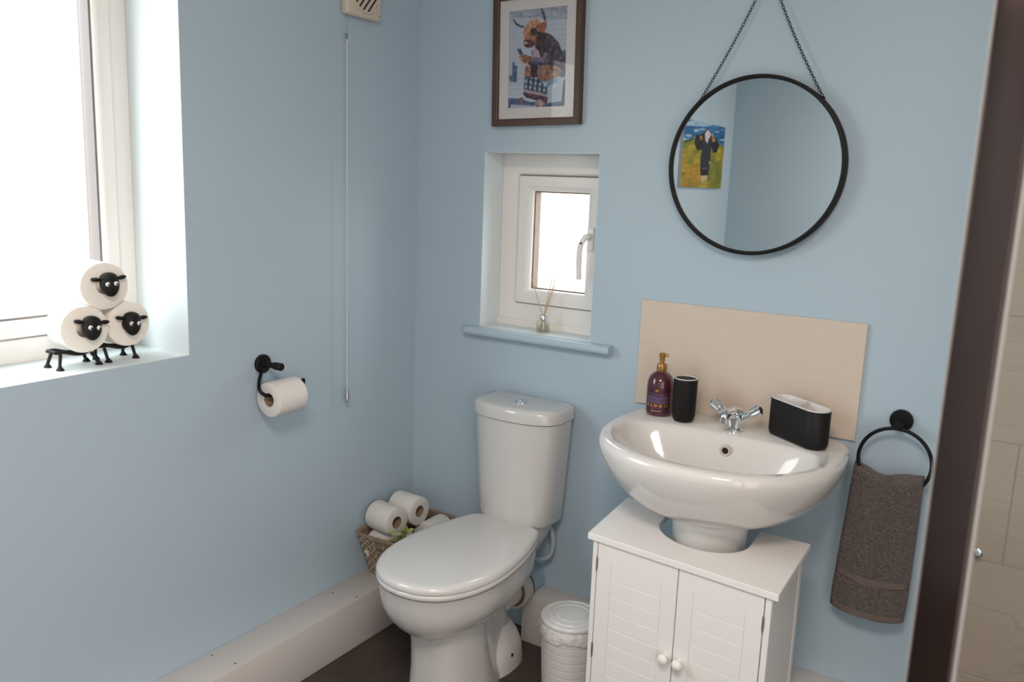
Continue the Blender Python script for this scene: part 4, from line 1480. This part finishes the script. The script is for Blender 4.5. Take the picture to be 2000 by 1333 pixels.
# pale handle opening patch on the end facing the room
for s_ in (0,):
    zc = H+0.085
    fq = 0.52
    x0_, x1_, y0_, y1_ = brect(fq)
    pts = []
    for k in range(24):
        a = 2*PI*k/24
        pts.append((0.045+0.009*math.cos(a)*(1.0 if math.sin(a) > 0 else 0.5), y0_-0.008-(math.sin(a)*0.014)*0.38, zc+0.014*math.sin(a)))
    build('handle_patch', MB().loft([[(a, b+0.006, c) for a, b, c in pts], pts]), 'liner', bk, label='pale lining showing at the handle opening')

G_B = 'toilet rolls stacked in the corner basket'
for loc, rz, ry, lab in (((0.074, -0.224, 0.348), -8, 0, 'white toilet roll lying on top in basket, nearest the viewer'),
                         ((0.088, -0.130, 0.358), -4, 0, 'white toilet roll lying on top in basket, behind, against the corner'),
                         ((0.082, -0.232, 0.258), -4, 0, 'white toilet roll low inside the basket beneath the front roll'),
                         ((0.060, -0.130, 0.222), 0, 0, 'white toilet roll in basket mostly hidden under the top rolls'),
                         ((0.165, -0.070, 0.266), 90, 0, 'white toilet roll at the back right of basket by toilet')):
    rr = make_roll(lab, G_B, r=0.0475, L=0.100, core=0.0195)
    rr.o.location = loc
    rr.o.rotation_euler = (0, math.radians(ry), math.radians(rz))
# rescale the fifth so that it fits upright behind the toilet
rr.o.rotation_euler = (0, 0, math.radians(90))
rr.o.location = (0.156, -0.078, 0.272)

sg = Thing('greenery_sprig', 'small yellow-green artificial leaf sprig tucked in basket beside toilet lid', 'foliage', (0.150, -0.262, 0.300))
build('stem', MB().tube([(0.150, -0.235, 0.262), (0.156, -0.255, 0.300), (0.165, -0.262, 0.335)], 0.0018, 6), 'leaf', sg)
rnd = random.Random(4)
for k in range(34):
    c = Vector((0.142+rnd.uniform(-0.012, 0.046), -0.262+rnd.uniform(-0.018, 0.022), 0.306+rnd.uniform(-0.018, 0.032)))
    d = Vector((rnd.uniform(-1, 1), rnd.uniform(-1, 0.4), rnd.uniform(-0.1, 1))).normalized()
    s1 = d.cross(Vector((0.3, 0.2, 1))).normalized()
    up_ = s1.cross(d)
    L_ = rnd.uniform(0.020, 0.032)
    wd = L_*0.33
    q = [c, c+d*L_*0.35+s1*wd+up_*0.001, c+d*L_*0.75+s1*wd*0.8, c+d*L_-up_*0.002, c+d*L_*0.75-s1*wd*0.8, c+d*L_*0.35-s1*wd+up_*0.001, c+d*L_*0.5-up_*0.003]
    q2 = [p-up_*0.0006 for p in q]
    mb = MB().add(q+q2, [(0, 1, 6), (1, 2, 6), (2, 3, 6), (3, 4, 6), (4, 5, 6), (5, 0, 6), (7, 13, 8), (8, 13, 9), (9, 13, 10), (10, 13, 11), (11, 13, 12), (12, 13, 7)] + [(a, (a+1) % 6, (a+1) % 6+7, a+7) for a in range(6)])
    build('leaf', mb, 'leafp' if k % 4 == 0 else 'leaf', sg)

# ------------------------------------------------------------------ towel ring and towel
rx, rz_ = 1.516, 0.882
tr = Thing('towel_ring', 'matt black towel ring on the wall right of the basin', 'towel ring', (rx, 0, rz_))
build('wall_plate', MB().lathe([(0.0265, 0.0), (0.027, -0.004), (0.0265, -0.010), (0.024, -0.012), (0.008, -0.0125)], (rx, 0, rz_+0.008), 'y', 36), 'black', tr)
build('arm', MB().lathe([(0.0070, -0.010), (0.0070, -0.034), (0.0100, -0.036), (0.0105, -0.056), (0.0080, -0.059), (0.0005, -0.0595)], (rx, 0, rz_+0.004), 'y', 24), 'black', tr)
RR = 0.082
rcz = rz_-0.004-RR
build('ring', MB().tube([(rx+RR*math.sin(a)+0.0, -0.047, rcz+RR*math.cos(a)) for a in [2*PI*k/72 for k in range(72)]], 0.0046, 12, closed=True), 'black', tr)

tw = Thing('hand_towel', 'dark brown terry hand towel hanging from the black ring', 'towel', (1.51, -0.055, 0.39))
NU, NVt = 150, 330


def towel_mesh(u0_, u1_, v0, v1, nu_, nv_, amp):
    """folded sheet hanging over the ring: u across, v down the front"""
    rs = np.random.RandomState(5)
    front, back = [], []
    for j in range(nv_):
        v = v0+(v1-v0)*j/(nv_-1)
        for i in range(nu_):
            u = u0_+(u1_-u0_)*i/(nu_-1)
            # gathered on the ring at the top, looser below
            wtop, wbot = 0.160, 0.176
            w_ = wtop+(wbot-wtop)*min(1, v*1.2)
            cx_ = 1.506-0.013*v
            x = cx_+(u-0.5)*w_
            ztop = 0.776-0.016*math.sin(PI*min(1, u*1.05))**1.0+0.004*math.sin(u*11)
            zbot = 0.396-0.006*math.sin(PI*u)
            z = ztop+(zbot-ztop)*v
            fold = 0.010*math.sin(u*5.6+1.0+0.8*v)+0.006*math.sin(u*11+2.2)*(1-0.5*v)
            y = -0.068+fold
            edge = min(u, 1-u)
            rnd_ = 0.012*(1-min(1, edge/0.07))**2
            tp_ = 0.016*(1-min(1, v/0.05))**2
            noise = (vnoise(np.array([u*420.0]), np.array([v*900.0]), 7.0, 21)[0]-0.5)*amp if amp else 0
            front.append((x, y+rnd_+tp_-noise, z))
            back.append((x, -0.034+fold*0.4-rnd_*0.3-tp_*0.3, z))
    mb = MB()
    n = nu_*nv_
    f = []
    for j in range(nv_-1):
        for i in range(nu_-1):
            a = j*nu_+i
            f.append((a, a+nu_, a+nu_+1, a+1))
            f.append((n+a, n+a+1, n+a+nu_+1, n+a+nu_))
    for j in range(nv_-1):
        a = j*nu_
        f.append((a, n+a, n+a+nu_, a+nu_))
        a = j*nu_+nu_-1
        f.append((a, a+nu_, n+a+nu_, n+a))
    for i in range(nu_-1):
        f.append((i, i+1, n+i+1, n+i))
        a = (nv_-1)*nu_+i
        f.append((a, n+a, n+a+1, a+1))
    return mb.add(front+back, f)


VB0, VB1, VH = 0.715, 0.765, 0.955
build('pile_upper', towel_mesh(0, 1, 0, VB0, 120, 230, 0.0062), 'towel', tw, angle=90)
build('woven_band', towel_mesh(0.004, 0.996, VB0, VB1, 40, 6, 0), 'band', tw, angle=90, label='flat woven band near the lower edge')
build('pile_lower', towel_mesh(0, 1, VB1, VH, 120, 62, 0.0062), 'towel', tw, angle=90)
build('hem', towel_mesh(0.004, 0.996, VH, 1.0, 40, 6, 0), 'band', tw, angle=90)

# ------------------------------------------------------------------ shower screen post and glass, chrome fitting
ps = Thing('shower_screen', 'tall dark glossy shower screen post with pale seals at right edge', 'shower screen', (1.71, -1.1, 0))
PX0, PX1, PYF, PYB = 1.686, 1.733, -1.115, -1.085
build('post', MB().box((PX0, PYF, 0.0), (PX1, PYB, 2.15)), 'post', ps, bevel=0.003, seg=3)
build('edge_seal', MB().box((PX0-0.003, PYF+0.004, 0.0), (PX0-0.0002, PYB-0.004, 2.15)), 'seal', ps, bevel=0.001, seg=1)
build('edge_seal', MB().box((PX1+0.0002, PYF+0.004, 0.0), (PX1+0.0055, PYB-0.004, 2.15)), 'seal', ps, bevel=0.001, seg=1)
build('glass_panel', MB().box((PX1+0.0057, -1.103, 0.06), (XR-0.002, -1.097, 2.0)), 'sglass', ps, smooth=False)
build('bottom_rail', MB().box((PX1+0.0057, -1.112, 0.0), (XR-0.002, -1.088, 0.058)), 'post', ps, bevel=0.002, seg=1)

sf = Thing('wall_fitting', 'small chrome fitting on the veined stone tiles beyond the dark post', 'fitting', (1.716, -0.0105, 0.603))
build('rose', MB().lathe([(0.011, -0.0105), (0.0105, -0.014), (0.006, -0.017)], (1.716, 0, 0.603), 'y', 24), 'chrome', sf)
build('pin', MB().lathe([(0.0045, -0.015), (0.0045, -0.026), (0.0065, -0.028), (0.0060, -0.033), (0.0005, -0.034)], (1.716, 0, 0.603), 'y', 20), 'chrome', sf)
